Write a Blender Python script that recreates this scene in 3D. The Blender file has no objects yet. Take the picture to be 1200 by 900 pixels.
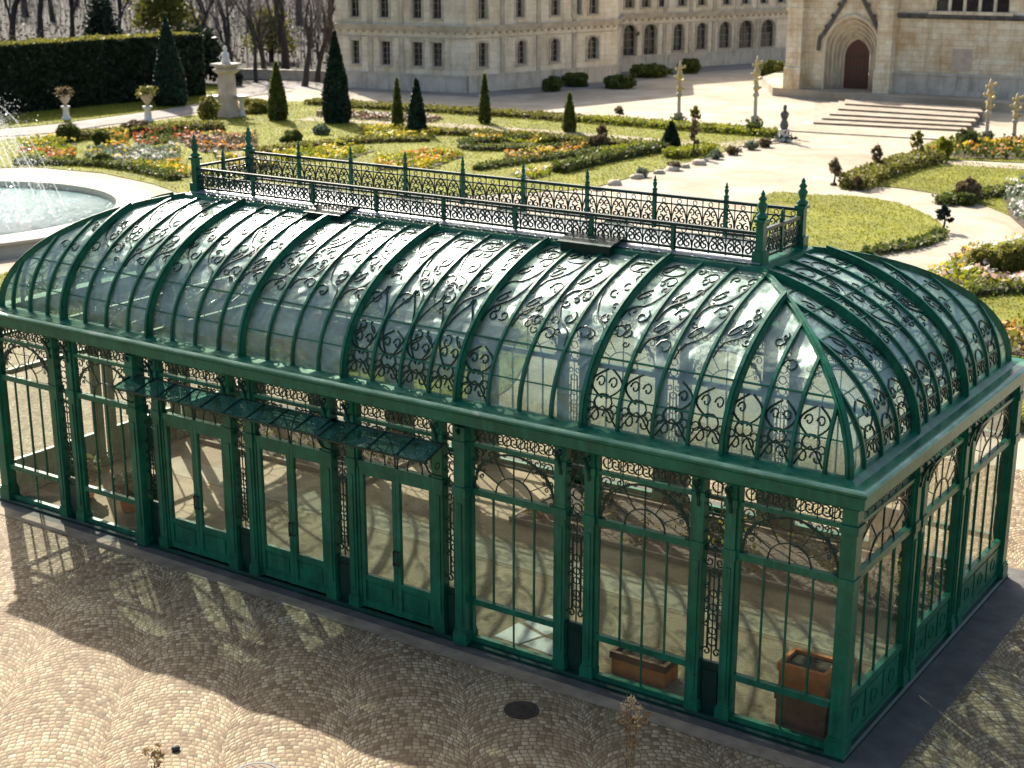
import bpy, math, random
import numpy as np
from mathutils import Vector, noise as mnoise
random.seed(11); RNG = np.random.default_rng(5)
R_ = math.radians
S = bpy.context.scene
COL = S.collection

# ------------------------------------------------------------------ camera model (photo is 1200 x 900)
CF, PITCH, YAW = 1757.1, 0.2887, 0.5954
CPOS = Vector((6.8224, -18.3442, 11.1867))
FW = Vector((-math.sin(YAW)*math.cos(PITCH), math.cos(YAW)*math.cos(PITCH), -math.sin(PITCH)))
RT = Vector((math.cos(YAW), math.sin(YAW), 0)); UP = RT.cross(FW)
def G(px, py, z=0.0):
    """the point of the ground (or of the level z) that stands at a place surveyed in the photograph"""
    d = FW + RT*((px-600)/CF) - UP*((py-450)/CF)
    return CPOS + d*((z-CPOS.z)/d.z)
def pix(p):
    """metres per photo pixel at a point"""
    return (Vector(p)-CPOS).dot(FW)/CF

# ------------------------------------------------------------------ materials
def newmat(name):
    m = bpy.data.materials.new(name); m.use_nodes = True
    nt = m.node_tree; nt.nodes.clear()
    return m, nt
def N(nt, t, **kw):
    n = nt.nodes.new(t)
    for k, v in kw.items():
        if k.startswith('i_'):
            n.inputs[k[2:].replace('_', ' ')].default_value = v
        else: setattr(n, k, v)
    return n
def L(nt, a, b): nt.links.new(a, b)
def ramp(nt, fac, stops, interp='LINEAR'):
    r = nt.nodes.new('ShaderNodeValToRGB'); r.color_ramp.interpolation = interp
    els = r.color_ramp.elements
    while len(els) < len(stops): els.new(0.5)
    for e, (p, c) in zip(els, stops):
        e.position = p; e.color = (*c, 1)
    L(nt, fac, r.inputs[0]); return r.outputs[0]
def math_(nt, op, a, b=None, c=None):
    n = nt.nodes.new('ShaderNodeMath'); n.operation = op
    for i, v in enumerate((a, b, c)):
        if v is None: continue
        if isinstance(v, (int, float)): n.inputs[i].default_value = v
        else: L(nt, v, n.inputs[i])
    return n.outputs[0]
def mixc(nt, f, a, b, mode='MIX'):
    n = nt.nodes.new('ShaderNodeMix'); n.data_type = 'RGBA'; n.blend_type = mode
    if isinstance(f, (int, float)): n.inputs[0].default_value = f
    else: L(nt, f, n.inputs[0])
    for s, v in ((6, a), (7, b)):
        if isinstance(v, tuple): n.inputs[s].default_value = (*v, 1)
        else: L(nt, v, n.inputs[s])
    return n.outputs[2]
def out(nt, sh):
    o = nt.nodes.new('ShaderNodeOutputMaterial'); L(nt, sh, o.inputs[0]); return o
def pos(nt): return nt.nodes.new('ShaderNodeNewGeometry').outputs['Position']
def noise(nt, vec, scale, detail=4, rough=.6, dist=0):
    n = N(nt, 'ShaderNodeTexNoise'); n.inputs['Scale'].default_value = scale; n.inputs['Detail'].default_value = detail
    n.inputs['Roughness'].default_value = rough; n.inputs['Distortion'].default_value = dist
    L(nt, vec, n.inputs['Vector']); return n.outputs['Fac']
def bump(nt, h, strength, dist=.02):
    b = N(nt, 'ShaderNodeBump'); b.inputs['Strength'].default_value = strength; b.inputs['Distance'].default_value = dist
    L(nt, h, b.inputs['Height']); return b.outputs[0]
def surf(name, stops, scale=3, rough=.7, bstr=.25, bscale=30, metallic=0, spec=.5, detail=5, bdist=.02, streak=None):
    """a plain weathered surface: noise-varied colour and bump"""
    m, nt = newmat(name); p = pos(nt)
    n1 = noise(nt, p, scale, detail)
    c = ramp(nt, n1, stops)
    if streak:
        mp = N(nt, 'ShaderNodeMapping'); mp.inputs['Scale'].default_value = (2.2, 2.2, .18); L(nt, p, mp.inputs[0])
        f = ramp(nt, noise(nt, mp.outputs[0], 1.3, 6, .7), [(.5, (0, 0, 0)), (.72, (1, 1, 1))])
        c = mixc(nt, f, c, streak)
    b = N(nt, 'ShaderNodeBsdfPrincipled'); L(nt, c, b.inputs['Base Color'])
    b.inputs['Roughness'].default_value = rough; b.inputs['Metallic'].default_value = metallic
    b.inputs['Specular IOR Level'].default_value = spec
    L(nt, bump(nt, noise(nt, p, bscale, 5), bstr, bdist), b.inputs['Normal'])
    out(nt, b.outputs[0]); return m
def foliage(name, cols, trans=.35, rough=.6):
    """leaves: colour varies from leaf to leaf and from clump to clump"""
    m, nt = newmat(name)
    g = nt.nodes.new('ShaderNodeNewGeometry')
    f = math_(nt, 'ADD', math_(nt, 'MULTIPLY', g.outputs['Random Per Island'], .6), math_(nt, 'MULTIPLY', noise(nt, g.outputs['Position'], 1.1, 3), .45))
    k = len(cols)
    c = ramp(nt, f, [((i+.4)/k, cc) for i, cc in enumerate(cols)])
    d = N(nt, 'ShaderNodeBsdfPrincipled'); L(nt, c, d.inputs['Base Color']); d.inputs['Roughness'].default_value = rough
    d.inputs['Specular IOR Level'].default_value = .3
    t = N(nt, 'ShaderNodeBsdfTranslucent'); L(nt, c, t.inputs[0])
    mx = N(nt, 'ShaderNodeMixShader'); mx.inputs[0].default_value = trans
    L(nt, d.outputs[0], mx.inputs[1]); L(nt, t.outputs[0], mx.inputs[2]); out(nt, mx.outputs[0]); return m
def glass(name, tint, rlo, rhi, dirt, tilt, wob=.15, f0=.045, wscale=1.2, film=(.60, .64, .56), mir=(1, 1, 1)):
    """single sheet of old glass: tinted see-through, Fresnel mirror, a film of dust, each pane a little out of plane"""
    m, nt = newmat(name)
    g = nt.nodes.new('ShaderNodeNewGeometry'); p = g.outputs['Position']
    wn = N(nt, 'ShaderNodeTexWhiteNoise', noise_dimensions='1D'); L(nt, g.outputs['Random Per Island'], wn.inputs['W'])
    sub = N(nt, 'ShaderNodeVectorMath', operation='SUBTRACT'); L(nt, wn.outputs['Color'], sub.inputs[0]); sub.inputs[1].default_value = (.5, .5, .5)
    sc = N(nt, 'ShaderNodeVectorMath', operation='SCALE'); L(nt, sub.outputs[0], sc.inputs[0]); sc.inputs['Scale'].default_value = tilt
    bn = bump(nt, noise(nt, p, wscale, 2, .5, .4), wob, .2)
    ad = N(nt, 'ShaderNodeVectorMath', operation='ADD'); L(nt, bn, ad.inputs[0]); L(nt, sc.outputs[0], ad.inputs[1])
    nm = N(nt, 'ShaderNodeVectorMath', operation='NORMALIZE'); L(nt, ad.outputs[0], nm.inputs[0])
    lw = N(nt, 'ShaderNodeLayerWeight'); lw.inputs[0].default_value = .5
    fr = math_(nt, 'ADD', math_(nt, 'MULTIPLY', math_(nt, 'POWER', lw.outputs['Facing'], 4.0), .9), f0)
    gl = N(nt, 'ShaderNodeBsdfGlossy'); L(nt, nm.outputs[0], gl.inputs['Normal'])
    dn = noise(nt, p, 2.6, 7, .7, .8)
    rr = N(nt, 'ShaderNodeMapRange'); L(nt, dn, rr.inputs[0]); rr.inputs[1].default_value = .35; rr.inputs[2].default_value = .7
    rr.inputs[3].default_value = rlo; rr.inputs[4].default_value = rhi; L(nt, rr.outputs[0], gl.inputs['Roughness'])
    tr = N(nt, 'ShaderNodeBsdfTransparent')
    v = ramp(nt, g.outputs['Random Per Island'], [(0, tuple(x*.86 for x in tint)), (1, tint)]); L(nt, v, tr.inputs[0])
    df = N(nt, 'ShaderNodeBsdfDiffuse'); df.inputs[0].default_value = (*film, 1); gl.inputs[0].default_value = (*mir, 1)
    tl = N(nt, 'ShaderNodeBsdfTranslucent'); tl.inputs[0].default_value = (*film, 1)
    md = N(nt, 'ShaderNodeMixShader'); md.inputs[0].default_value = .5; L(nt, df.outputs[0], md.inputs[1]); L(nt, tl.outputs[0], md.inputs[2])
    dr = N(nt, 'ShaderNodeMapRange'); L(nt, noise(nt, p, 1.7, 8, .75, .5), dr.inputs[0]); dr.inputs[1].default_value = .42; dr.inputs[2].default_value = .72
    dr.inputs[3].default_value = dirt*.35; dr.inputs[4].default_value = dirt*2
    m1 = N(nt, 'ShaderNodeMixShader'); L(nt, dr.outputs[0], m1.inputs[0]); L(nt, tr.outputs[0], m1.inputs[1]); L(nt, md.outputs[0], m1.inputs[2])
    m2 = N(nt, 'ShaderNodeMixShader'); L(nt, fr, m2.inputs[0]); L(nt, m1.outputs[0], m2.inputs[1]); L(nt, gl.outputs[0], m2.inputs[2])
    out(nt, m2.outputs[0]); return m

M = {}
# green iron paint: slightly uneven, dusty on top, worn
def paint(name, dark, light, dusty=(.16, .19, .16)):
    m, nt = newmat(name); g = nt.nodes.new('ShaderNodeNewGeometry'); p = g.outputs['Position']
    c = ramp(nt, noise(nt, p, 2.2, 6, .65), [(.3, dark), (.7, light)])
    w = ramp(nt, noise(nt, p, 14, 6, .75), [(.60, (0, 0, 0)), (.75, (1, 1, 1))])
    sx = N(nt, 'ShaderNodeSeparateXYZ'); L(nt, g.outputs['Normal'], sx.inputs[0])
    upf = math_(nt, 'MULTIPLY', math_(nt, 'MAXIMUM', sx.outputs[2], 0), .5)
    c = mixc(nt, math_(nt, 'MULTIPLY', w, math_(nt, 'ADD', upf, .12)), c, dusty)
    mp = N(nt, 'ShaderNodeMapping'); mp.inputs['Scale'].default_value = (5, 5, .5); L(nt, p, mp.inputs[0])
    fade = ramp(nt, noise(nt, mp.outputs[0], 1.6, 6, .7), [(.5, (0, 0, 0)), (.78, (1, 1, 1))]); c = mixc(nt, math_(nt, 'MULTIPLY', fade, .7), c, (light[0]*3.5, light[1]*1.35, light[2]*1.5))
    rust = ramp(nt, noise(nt, p, 5.5, 8, .72, .6), [(.63, (0, 0, 0)), (.69, (1, 1, 1))]); c = mixc(nt, math_(nt, 'MULTIPLY', rust, .7), c, (.055, .026, .012))
    b = N(nt, 'ShaderNodeBsdfPrincipled'); L(nt, c, b.inputs['Base Color'])
    L(nt, math_(nt, 'ADD', math_(nt, 'MULTIPLY', noise(nt, p, 9, 5), .3), .22), b.inputs['Roughness'])
    L(nt, bump(nt, noise(nt, p, 26, 5), .18, .01), b.inputs['Normal']); b.inputs['Coat Weight'].default_value = .22; b.inputs['Coat Roughness'].default_value = .28; b.inputs['Specular IOR Level'].default_value = .2
    out(nt, b.outputs[0]); return m
M['iron'] = paint('green_iron_paint', (.004, .070, .036), (.011, .160, .086))
M['iron_dark'] = paint('dark_green_iron_paint', (.002, .022, .016), (.005, .046, .032))
M['glass_roof'] = glass('roof_glass', (.47, .58, .50), .34, .60, .23, .16, .7, .17, film=(.50, .68, .59), mir=(.80, 1, .92), wscale=1.5)
M['glass_wall'] = glass('wall_glass', (.86, .90, .86), .02, .10, .014, .05, .25, .05)
M['glass_awning'] = glass('awning_glass', (.22, .52, .47), .08, .3, .30, .10, .4, .14, film=(.12, .42, .38), mir=(.8, 1, .97))
M['zinc'] = surf('zinc_sheet', [(.3, (.38, .42, .43)), (.7, (.58, .62, .62))], 2.5, .36, .15, 18, metallic=.55, bdist=.03)
M['zinc_edge'] = surf('worn_edge_metal', [(.3, (.015, .15, .085)), (.55, (.12, .28, .19)), (.75, (.50, .56, .49))], 1.3, .42, .15, 18, metallic=.2, bdist=.01)
M['stone'] = surf('pale_limestone', [(.25, (.36, .32, .26)), (.5, (.54, .49, .40)), (.75, (.64, .59, .49))], .9, .85, .5, 9, bdist=.03, streak=(.25, .22, .18))
M['church'] = surf('warm_limestone', [(.25, (.46, .36, .24)), (.5, (.70, .60, .44)), (.75, (.80, .73, .58))], .8, .85, .6, 7, bdist=.04, streak=(.36, .28, .19))
M['trim'] = surf('weathered_stone_trim', [(.3, (.34, .29, .22)), (.7, (.58, .51, .39))], 1.6, .85, .5, 10, bdist=.03)
M['darktrim'] = surf('sooty_stone', [(.3, (.05, .05, .05)), (.7, (.16, .15, .14))], 2, .9, .5, 10)
M['white_stone'] = surf('white_marble', [(.3, (.55, .53, .50)), (.7, (.74, .72, .68))], 4, .6, .3, 20)
M['rim'] = surf('fountain_limestone', [(.3, (.40, .345, .27)), (.7, (.54, .48, .385))], 1.3, .75, .4, 14)
M['rosy'] = surf('rosy_stone', [(.3, (.42, .33, .26)), (.7, (.60, .48, .38))], 2, .8, .4, 12)
M['steps'] = surf('worn_step_stone', [(.3, (.26, .20, .14)), (.7, (.42, .345, .25))], 1.2, .85, .5, 10, bdist=.03)
M['terracotta'] = surf('terracotta', [(.3, (.52, .15, .04)), (.7, (.70, .25, .07))], 6, .75, .35, 30)
M['brown_clay'] = surf('brown_clay', [(.3, (.14, .06, .03)), (.7, (.26, .12, .06))], 6, .8, .35, 30)
M['gold'] = surf('gilded_stone', [(.3, (.42, .32, .14)), (.7, (.62, .52, .28))], 7, .6, .4, 25, metallic=.1)
M['bark'] = surf('dark_bark', [(.3, (.022, .018, .016)), (.7, (.07, .056, .046))], 5, .9, .8, 22, bdist=.05)
M['twig'] = surf('twig_bark', [(.3, (.07, .058, .052)), (.7, (.14, .118, .105))], 3, .9, .3, 20)
M['window_dark'] = glass('window_glass', (.02, .02, .025), .03, .1, .02, .05, .05, f0=.03)
M['timber'] = surf('window_timber', [(.3, (.16, .14, .12)), (.7, (.30, .27, .23))], 6, .6, .2, 30)
M['door_red'] = surf('red_oak_door', [(.3, (.055, .014, .006)), (.7, (.11, .032, .013))], 5, .5, .4, 25)
M['black_iron'] = surf('black_iron', [(.3, (.018, .017, .016)), (.7, (.05, .045, .04))], 9, .55, .5, 40)
M['soil'] = surf('garden_soil', [(.3, (.045, .032, .022)), (.7, (.11, .08, .055))], 5, .95, .9, 12, bdist=.06)
M['apron'] = surf('worn_asphalt_apron', [(.3, (.055, .050, .046)), (.6, (.10, .092, .083)), (.75, (.15, .14, .12))], 2.2, .8, .5, 40)
M['slab'] = surf('pale_paving_slab', [(.3, (.17, .125, .085)), (.7, (.34, .265, .185))], 2.5, .85, .5, 25)
M['leadroof'] = surf('slate_roof', [(.3, (.06, .065, .075)), (.7, (.12, .125, .14))], 3, .6, .4, 20)
M['hole'] = surf('dark_iron_cover', [(.3, (.020, .013, .009)), (.7, (.055, .036, .025))], 12, .85, .9, 50)
M['dry'] = foliage('dried_stems', [(.16, .10, .045), (.34, .22, .10), (.52, .38, .20)], .2)
M['dryhead'] = foliage('dried_flowerheads', [(.34, .22, .09), (.58, .44, .24), (.72, .62, .42)], .25)

def ground_mat(name, stops, scale, speck=.3, rough=.9, fine=60, bstr=.4):
    m, nt = newmat(name); p = pos(nt)
    c = ramp(nt, noise(nt, p, scale, 8, .62), stops)
    s = ramp(nt, noise(nt, p, fine, 2, .5), [(.32, (.55, .53, .50)), (.6, (1, 1, 1))])
    c = mixc(nt, speck, c, s, 'MULTIPLY')
    big = ramp(nt, noise(nt, p, .16, 7, .68, .8), [(.33, (.70, .66, .60)), (.62, (1, 1, 1))])
    c = mixc(nt, 1.0, c, big, 'MULTIPLY')
    b = N(nt, 'ShaderNodeBsdfPrincipled'); L(nt, c, b.inputs['Base Color']); b.inputs['Roughness'].default_value = rough
    b.inputs['Specular IOR Level'].default_value = .25
    L(nt, bump(nt, noise(nt, p, fine*.6, 4), bstr, .02), b.inputs['Normal']); out(nt, b.outputs[0]); return m
M['gravel'] = ground_mat('pale_gravel', [(.3, (.42, .36, .27)), (.55, (.53, .46, .355)), (.75, (.60, .53, .42))], .45, .6)
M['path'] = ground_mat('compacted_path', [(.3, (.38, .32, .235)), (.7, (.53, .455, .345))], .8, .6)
M['road'] = ground_mat('grey_road', [(.3, (.26, .24, .22)), (.7, (.36, .33, .30))], .8)
M['litter'] = ground_mat('leaf_litter', [(.3, (.030, .026, .022)), (.5, (.046, .040, .033)), (.75, (.055, .052, .031))], .6, .7, .95, 9, .9)
M['lawn'] = ground_mat('lawn_soil', [(.28, (.13, .145, .012)), (.5, (.21, .22, .016)), (.75, (.29, .275, .030))], .55, .5, .9, 14, .6)
M['inside'] = ground_mat('greenhouse_paving', [(.3, (.24, .17, .10)), (.55, (.38, .29, .185)), (.8, (.54, .44, .30))], .7, .45, .8, 22, .5)

def cobble_mat():
    """segmental-arc cobbles: arched courses of small stones, each stone its own tone and height"""
    m, nt = newmat('arched_cobbles'); p = pos(nt)
    mp = N(nt, 'ShaderNodeMapping'); mp.inputs['Rotation'].default_value = (0, 0, R_(-38)); L(nt, p, mp.inputs[0])
    wn = N(nt, 'ShaderNodeTexNoise'); wn.inputs['Scale'].default_value = 1.15; wn.inputs['Detail'].default_value = 4; wn.inputs['Roughness'].default_value = .55; L(nt, mp.outputs[0], wn.inputs['Vector'])
    su = N(nt, 'ShaderNodeVectorMath', operation='SUBTRACT'); L(nt, wn.outputs['Color'], su.inputs[0]); su.inputs[1].default_value = (.5, .5, .5)
    sc = N(nt, 'ShaderNodeVectorMath', operation='SCALE'); L(nt, su.outputs[0], sc.inputs[0]); sc.inputs['Scale'].default_value = .13
    ad = N(nt, 'ShaderNodeVectorMath', operation='ADD'); L(nt, mp.outputs[0], ad.inputs[0]); L(nt, sc.outputs[0], ad.inputs[1])
    xyz = N(nt, 'ShaderNodeSeparateXYZ'); L(nt, ad.outputs[0], xyz.inputs[0]); X, Y = xyz.outputs[0], xyz.outputs[1]
    Wc, Rr, hh, bw = 1.75, 1.02, .106, .116
    u = math_(nt, 'DIVIDE', X, Wc); col = math_(nt, 'FLOOR', u)
    fx = math_(nt, 'MULTIPLY', math_(nt, 'SUBTRACT', math_(nt, 'SUBTRACT', u, col), .5), Wc)
    yy = math_(nt, 'ADD', Y, math_(nt, 'MULTIPLY', math_(nt, 'SQRT', math_(nt, 'SUBTRACT', Rr*Rr, math_(nt, 'MULTIPLY', fx, fx))), -1.0))
    rv = math_(nt, 'DIVIDE', yy, hh); row = math_(nt, 'FLOOR', rv); fr = math_(nt, 'SUBTRACT', rv, row)
    hsh = N(nt, 'ShaderNodeTexWhiteNoise', noise_dimensions='2D'); cb = N(nt, 'ShaderNodeCombineXYZ'); L(nt, row, cb.inputs[0]); L(nt, col, cb.inputs[1]); L(nt, cb.outputs[0], hsh.inputs['Vector'])
    al = math_(nt, 'MULTIPLY', math_(nt, 'ARCSINE', math_(nt, 'DIVIDE', fx, Rr)), Rr)
    av = math_(nt, 'ADD', math_(nt, 'DIVIDE', al, bw), math_(nt, 'ADD', hsh.outputs['Value'], 20))
    ai = math_(nt, 'FLOOR', av); fa = math_(nt, 'SUBTRACT', av, ai)
    cid = N(nt, 'ShaderNodeCombineXYZ'); L(nt, row, cid.inputs[0]); L(nt, col, cid.inputs[1]); L(nt, ai, cid.inputs[2])
    cw = N(nt, 'ShaderNodeTexWhiteNoise', noise_dimensions='3D'); L(nt, cid.outputs[0], cw.inputs['Vector'])
    d1 = math_(nt, 'MULTIPLY', math_(nt, 'MINIMUM', fr, math_(nt, 'SUBTRACT', 1.0, fr)), hh)
    d2 = math_(nt, 'MULTIPLY', math_(nt, 'MINIMUM', fa, math_(nt, 'SUBTRACT', 1.0, fa)), bw)
    # rounded corners: smooth minimum of the two edge distances
    sm = N(nt, 'ShaderNodeMath', operation='SMOOTH_MIN'); L(nt, d1, sm.inputs[0]); L(nt, d2, sm.inputs[1]); sm.inputs[2].default_value = .03
    ed = math_(nt, 'ADD', sm.outputs[0], math_(nt, 'MULTIPLY', math_(nt, 'SUBTRACT', noise(nt, p, 22, 3), .5), .022))
    st = N(nt, 'ShaderNodeMapRange', interpolation_type='SMOOTHSTEP'); L(nt, ed, st.inputs[0]); st.inputs[1].default_value = .000; st.inputs[2].default_value = .016
    tone = ramp(nt, cw.outputs['Value'], [(0, (.20, .132, .068)), (.3, (.33, .242, .137)), (.7, (.42, .325, .193)), (1, (.51, .425, .28))])
    gr = ramp(nt, noise(nt, p, 38, 5, .7), [(.3, (.72, .70, .68)), (.65, (1, 1, 1))]); tone = mixc(nt, .8, tone, gr, 'MULTIPLY')
    dirt = ramp(nt, noise(nt, p, .9, 7, .65), [(.36, (.60, .55, .50)), (.62, (1, 1, 1))]); tone = mixc(nt, .75, tone, dirt, 'MULTIPLY')
    gapc = ramp(nt, noise(nt, p, 3, 4), [(.35, (.07, .05, .03)), (.6, (.15, .11, .065)), (.75, (.10, .095, .04))])
    c = mixc(nt, st.outputs[0], gapc, tone)
    b = N(nt, 'ShaderNodeBsdfPrincipled'); L(nt, c, b.inputs['Base Color']); b.inputs['Roughness'].default_value = .78; b.inputs['Specular IOR Level'].default_value = .3
    dome = N(nt, 'ShaderNodeMapRange', interpolation_type='SMOOTHERSTEP'); L(nt, ed, dome.inputs[0]); dome.inputs[1].default_value = -.002; dome.inputs[2].default_value = .05
    h = math_(nt, 'ADD', math_(nt, 'MULTIPLY', dome.outputs[0], math_(nt, 'ADD', .7, math_(nt, 'MULTIPLY', cw.outputs['Value'], .5))), math_(nt, 'MULTIPLY', noise(nt, p, 60, 4), .18))
    L(nt, bump(nt, h, .55, .018), b.inputs['Normal']); out(nt, b.outputs[0]); return m
M['cobble'] = cobble_mat()

def masonry(name, cols, mortar, bw, bh, wear):
    """ashlar blocks laid on vertical walls, with stains"""
    m, nt = newmat(name); g = nt.nodes.new('ShaderNodeNewGeometry'); p = g.outputs['Position']
    xyz = N(nt, 'ShaderNodeSeparateXYZ'); L(nt, p, xyz.inputs[0])
    s = math_(nt, 'ADD', math_(nt, 'MULTIPLY', xyz.outputs[0], .93), math_(nt, 'MULTIPLY', xyz.outputs[1], .55))
    cb = N(nt, 'ShaderNodeCombineXYZ'); L(nt, s, cb.inputs[0]); L(nt, xyz.outputs[2], cb.inputs[1])
    br = N(nt, 'ShaderNodeTexBrick'); L(nt, cb.outputs[0], br.inputs['Vector'])
    br.inputs['Scale'].default_value = 1; br.inputs['Brick Width'].default_value = bw; br.inputs['Row Height'].default_value = bh
    br.inputs['Mortar Size'].default_value = .012; br.inputs['Color1'].default_value = (*cols[0], 1); br.inputs['Color2'].default_value = (*cols[1], 1); br.inputs['Mortar'].default_value = (*mortar, 1)
    c = br.outputs['Color']
    n1 = ramp(nt, noise(nt, p, .55, 8, .68), [(.34, wear), (.55, (1, 1, 1))]); c = mixc(nt, .85, c, n1, 'MULTIPLY')
    mp = N(nt, 'ShaderNodeMapping'); mp.inputs['Scale'].default_value = (1.6, 1.6, .16); L(nt, p, mp.inputs[0])
    n2 = ramp(nt, noise(nt, mp.outputs[0], 1.2, 7, .7), [(.5, (1, 1, 1)), (.75, (.55, .50, .43))]); c = mixc(nt, .8, c, n2, 'MULTIPLY')
    n3 = ramp(nt, noise(nt, p, 7, 5), [(.3, (.8, .78, .76)), (.6, (1, 1, 1))]); c = mixc(nt, .7, c, n3, 'MULTIPLY')
    b = N(nt, 'ShaderNodeBsdfPrincipled'); L(nt, c, b.inputs['Base Color']); b.inputs['Roughness'].default_value = .88; b.inputs['Specular IOR Level'].default_value = .2
    L(nt, bump(nt, math_(nt, 'SUBTRACT', noise(nt, p, 6, 6), br.outputs['Fac']), .5, .04), b.inputs['Normal']); out(nt, b.outputs[0]); return m
M['chateau_wall'] = masonry('chateau_ashlar', ((.74, .66, .51), (.82, .75, .60)), (.60, .52, .39), 1.1, .42, (.74, .67, .56))
M['church_wall'] = masonry('church_ashlar', ((.78, .66, .46), (.86, .78, .60)), (.58, .47, .33), .9, .4, (.72, .56, .38))

def water_mat():
    m, nt = newmat('fountain_water'); p = pos(nt)
    c = ramp(nt, noise(nt, p, .5, 4), [(.3, (.16, .30, .30)), (.7, (.34, .50, .50))])
    b = N(nt, 'ShaderNodeBsdfPrincipled'); L(nt, c, b.inputs['Base Color']); b.inputs['Roughness'].default_value = .12; b.inputs['IOR'].default_value = 1.33
    h = math_(nt, 'ADD', noise(nt, p, 2.3, 5, .65, .6), math_(nt, 'MULTIPLY', noise(nt, p, 9, 4, .6), .4))
    L(nt, bump(nt, h, 1.0, .22), b.inputs['Normal']); out(nt, b.outputs[0]); return m
M['water'] = water_mat()
def spray_mat():
    m, nt = newmat('water_spray')
    d = N(nt, 'ShaderNodeBsdfTranslucent'); d.inputs[0].default_value = (.9, .93, .95, 1)
    t = N(nt, 'ShaderNodeBsdfTransparent'); g = N(nt, 'ShaderNodeBsdfGlossy'); g.inputs['Roughness'].default_value = .2
    a = N(nt, 'ShaderNodeMixShader'); a.inputs[0].default_value = .5; L(nt, d.outputs[0], a.inputs[1]); L(nt, g.outputs[0], a.inputs[2])
    b = N(nt, 'ShaderNodeMixShader'); b.inputs[0].default_value = .55; L(nt, t.outputs[0], b.inputs[1]); L(nt, a.outputs[0], b.inputs[2])
    out(nt, b.outputs[0]); return m
M['spray'] = spray_mat()

FOL = {
 'box':   foliage('box_hedge_leaves', [(.040, .062, .014), (.085, .115, .022), (.16, .175, .035)], .35),
 'olive': foliage('olive_hedge_leaves', [(.085, .09, .018), (.17, .17, .03), (.28, .25, .055)], .4),
 'dark':  foliage('dark_hedge_leaves', [(.008, .018, .010), (.018, .034, .016), (.035, .055, .022)], .12),
 'yew':   foliage('yew_needles', [(.006, .020, .012), (.012, .036, .020), (.022, .054, .026)], .1),
 'lime':  foliage('fresh_leaves', [(.12, .15, .012), (.22, .25, .02), (.34, .33, .04)], .45),
 'spring': foliage('spring_tree_leaves', [(.05, .06, .012), (.12, .13, .020), (.24, .22, .04)], .4),
 'grass': foliage('grass_blades', [(.13, .15, .012), (.22, .235, .018), (.32, .30, .04)], .45),
 'sage':  foliage('sage_leaves', [(.09, .12, .075), (.17, .21, .13), (.27, .31, .20)], .3),
 'brown': foliage('winter_brown_leaves', [(.075, .052, .026), (.14, .10, .05), (.22, .17, .085)], .3),
 'litter': foliage('dead_brush', [(.04, .035, .026), (.065, .055, .038), (.09, .085, .04)], .2),
 'red':   foliage('red_blossom', [(.36, .06, .025), (.50, .12, .045), (.58, .24, .11)], .3),
 'orange': foliage('orange_blossom', [(.55, .16, .02), (.72, .30, .04), (.78, .44, .12)], .3),
 'yellow': foliage('yellow_blossom', [(.55, .36, .015), (.75, .55, .03), (.80, .65, .12)], .3),
 'white': foliage('white_blossom', [(.60, .58, .50), (.75, .73, .66), (.82, .80, .74)], .3),
 'pink':  foliage('pink_blossom', [(.45, .22, .18), (.62, .38, .30), (.70, .52, .40)], .3),
}

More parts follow.
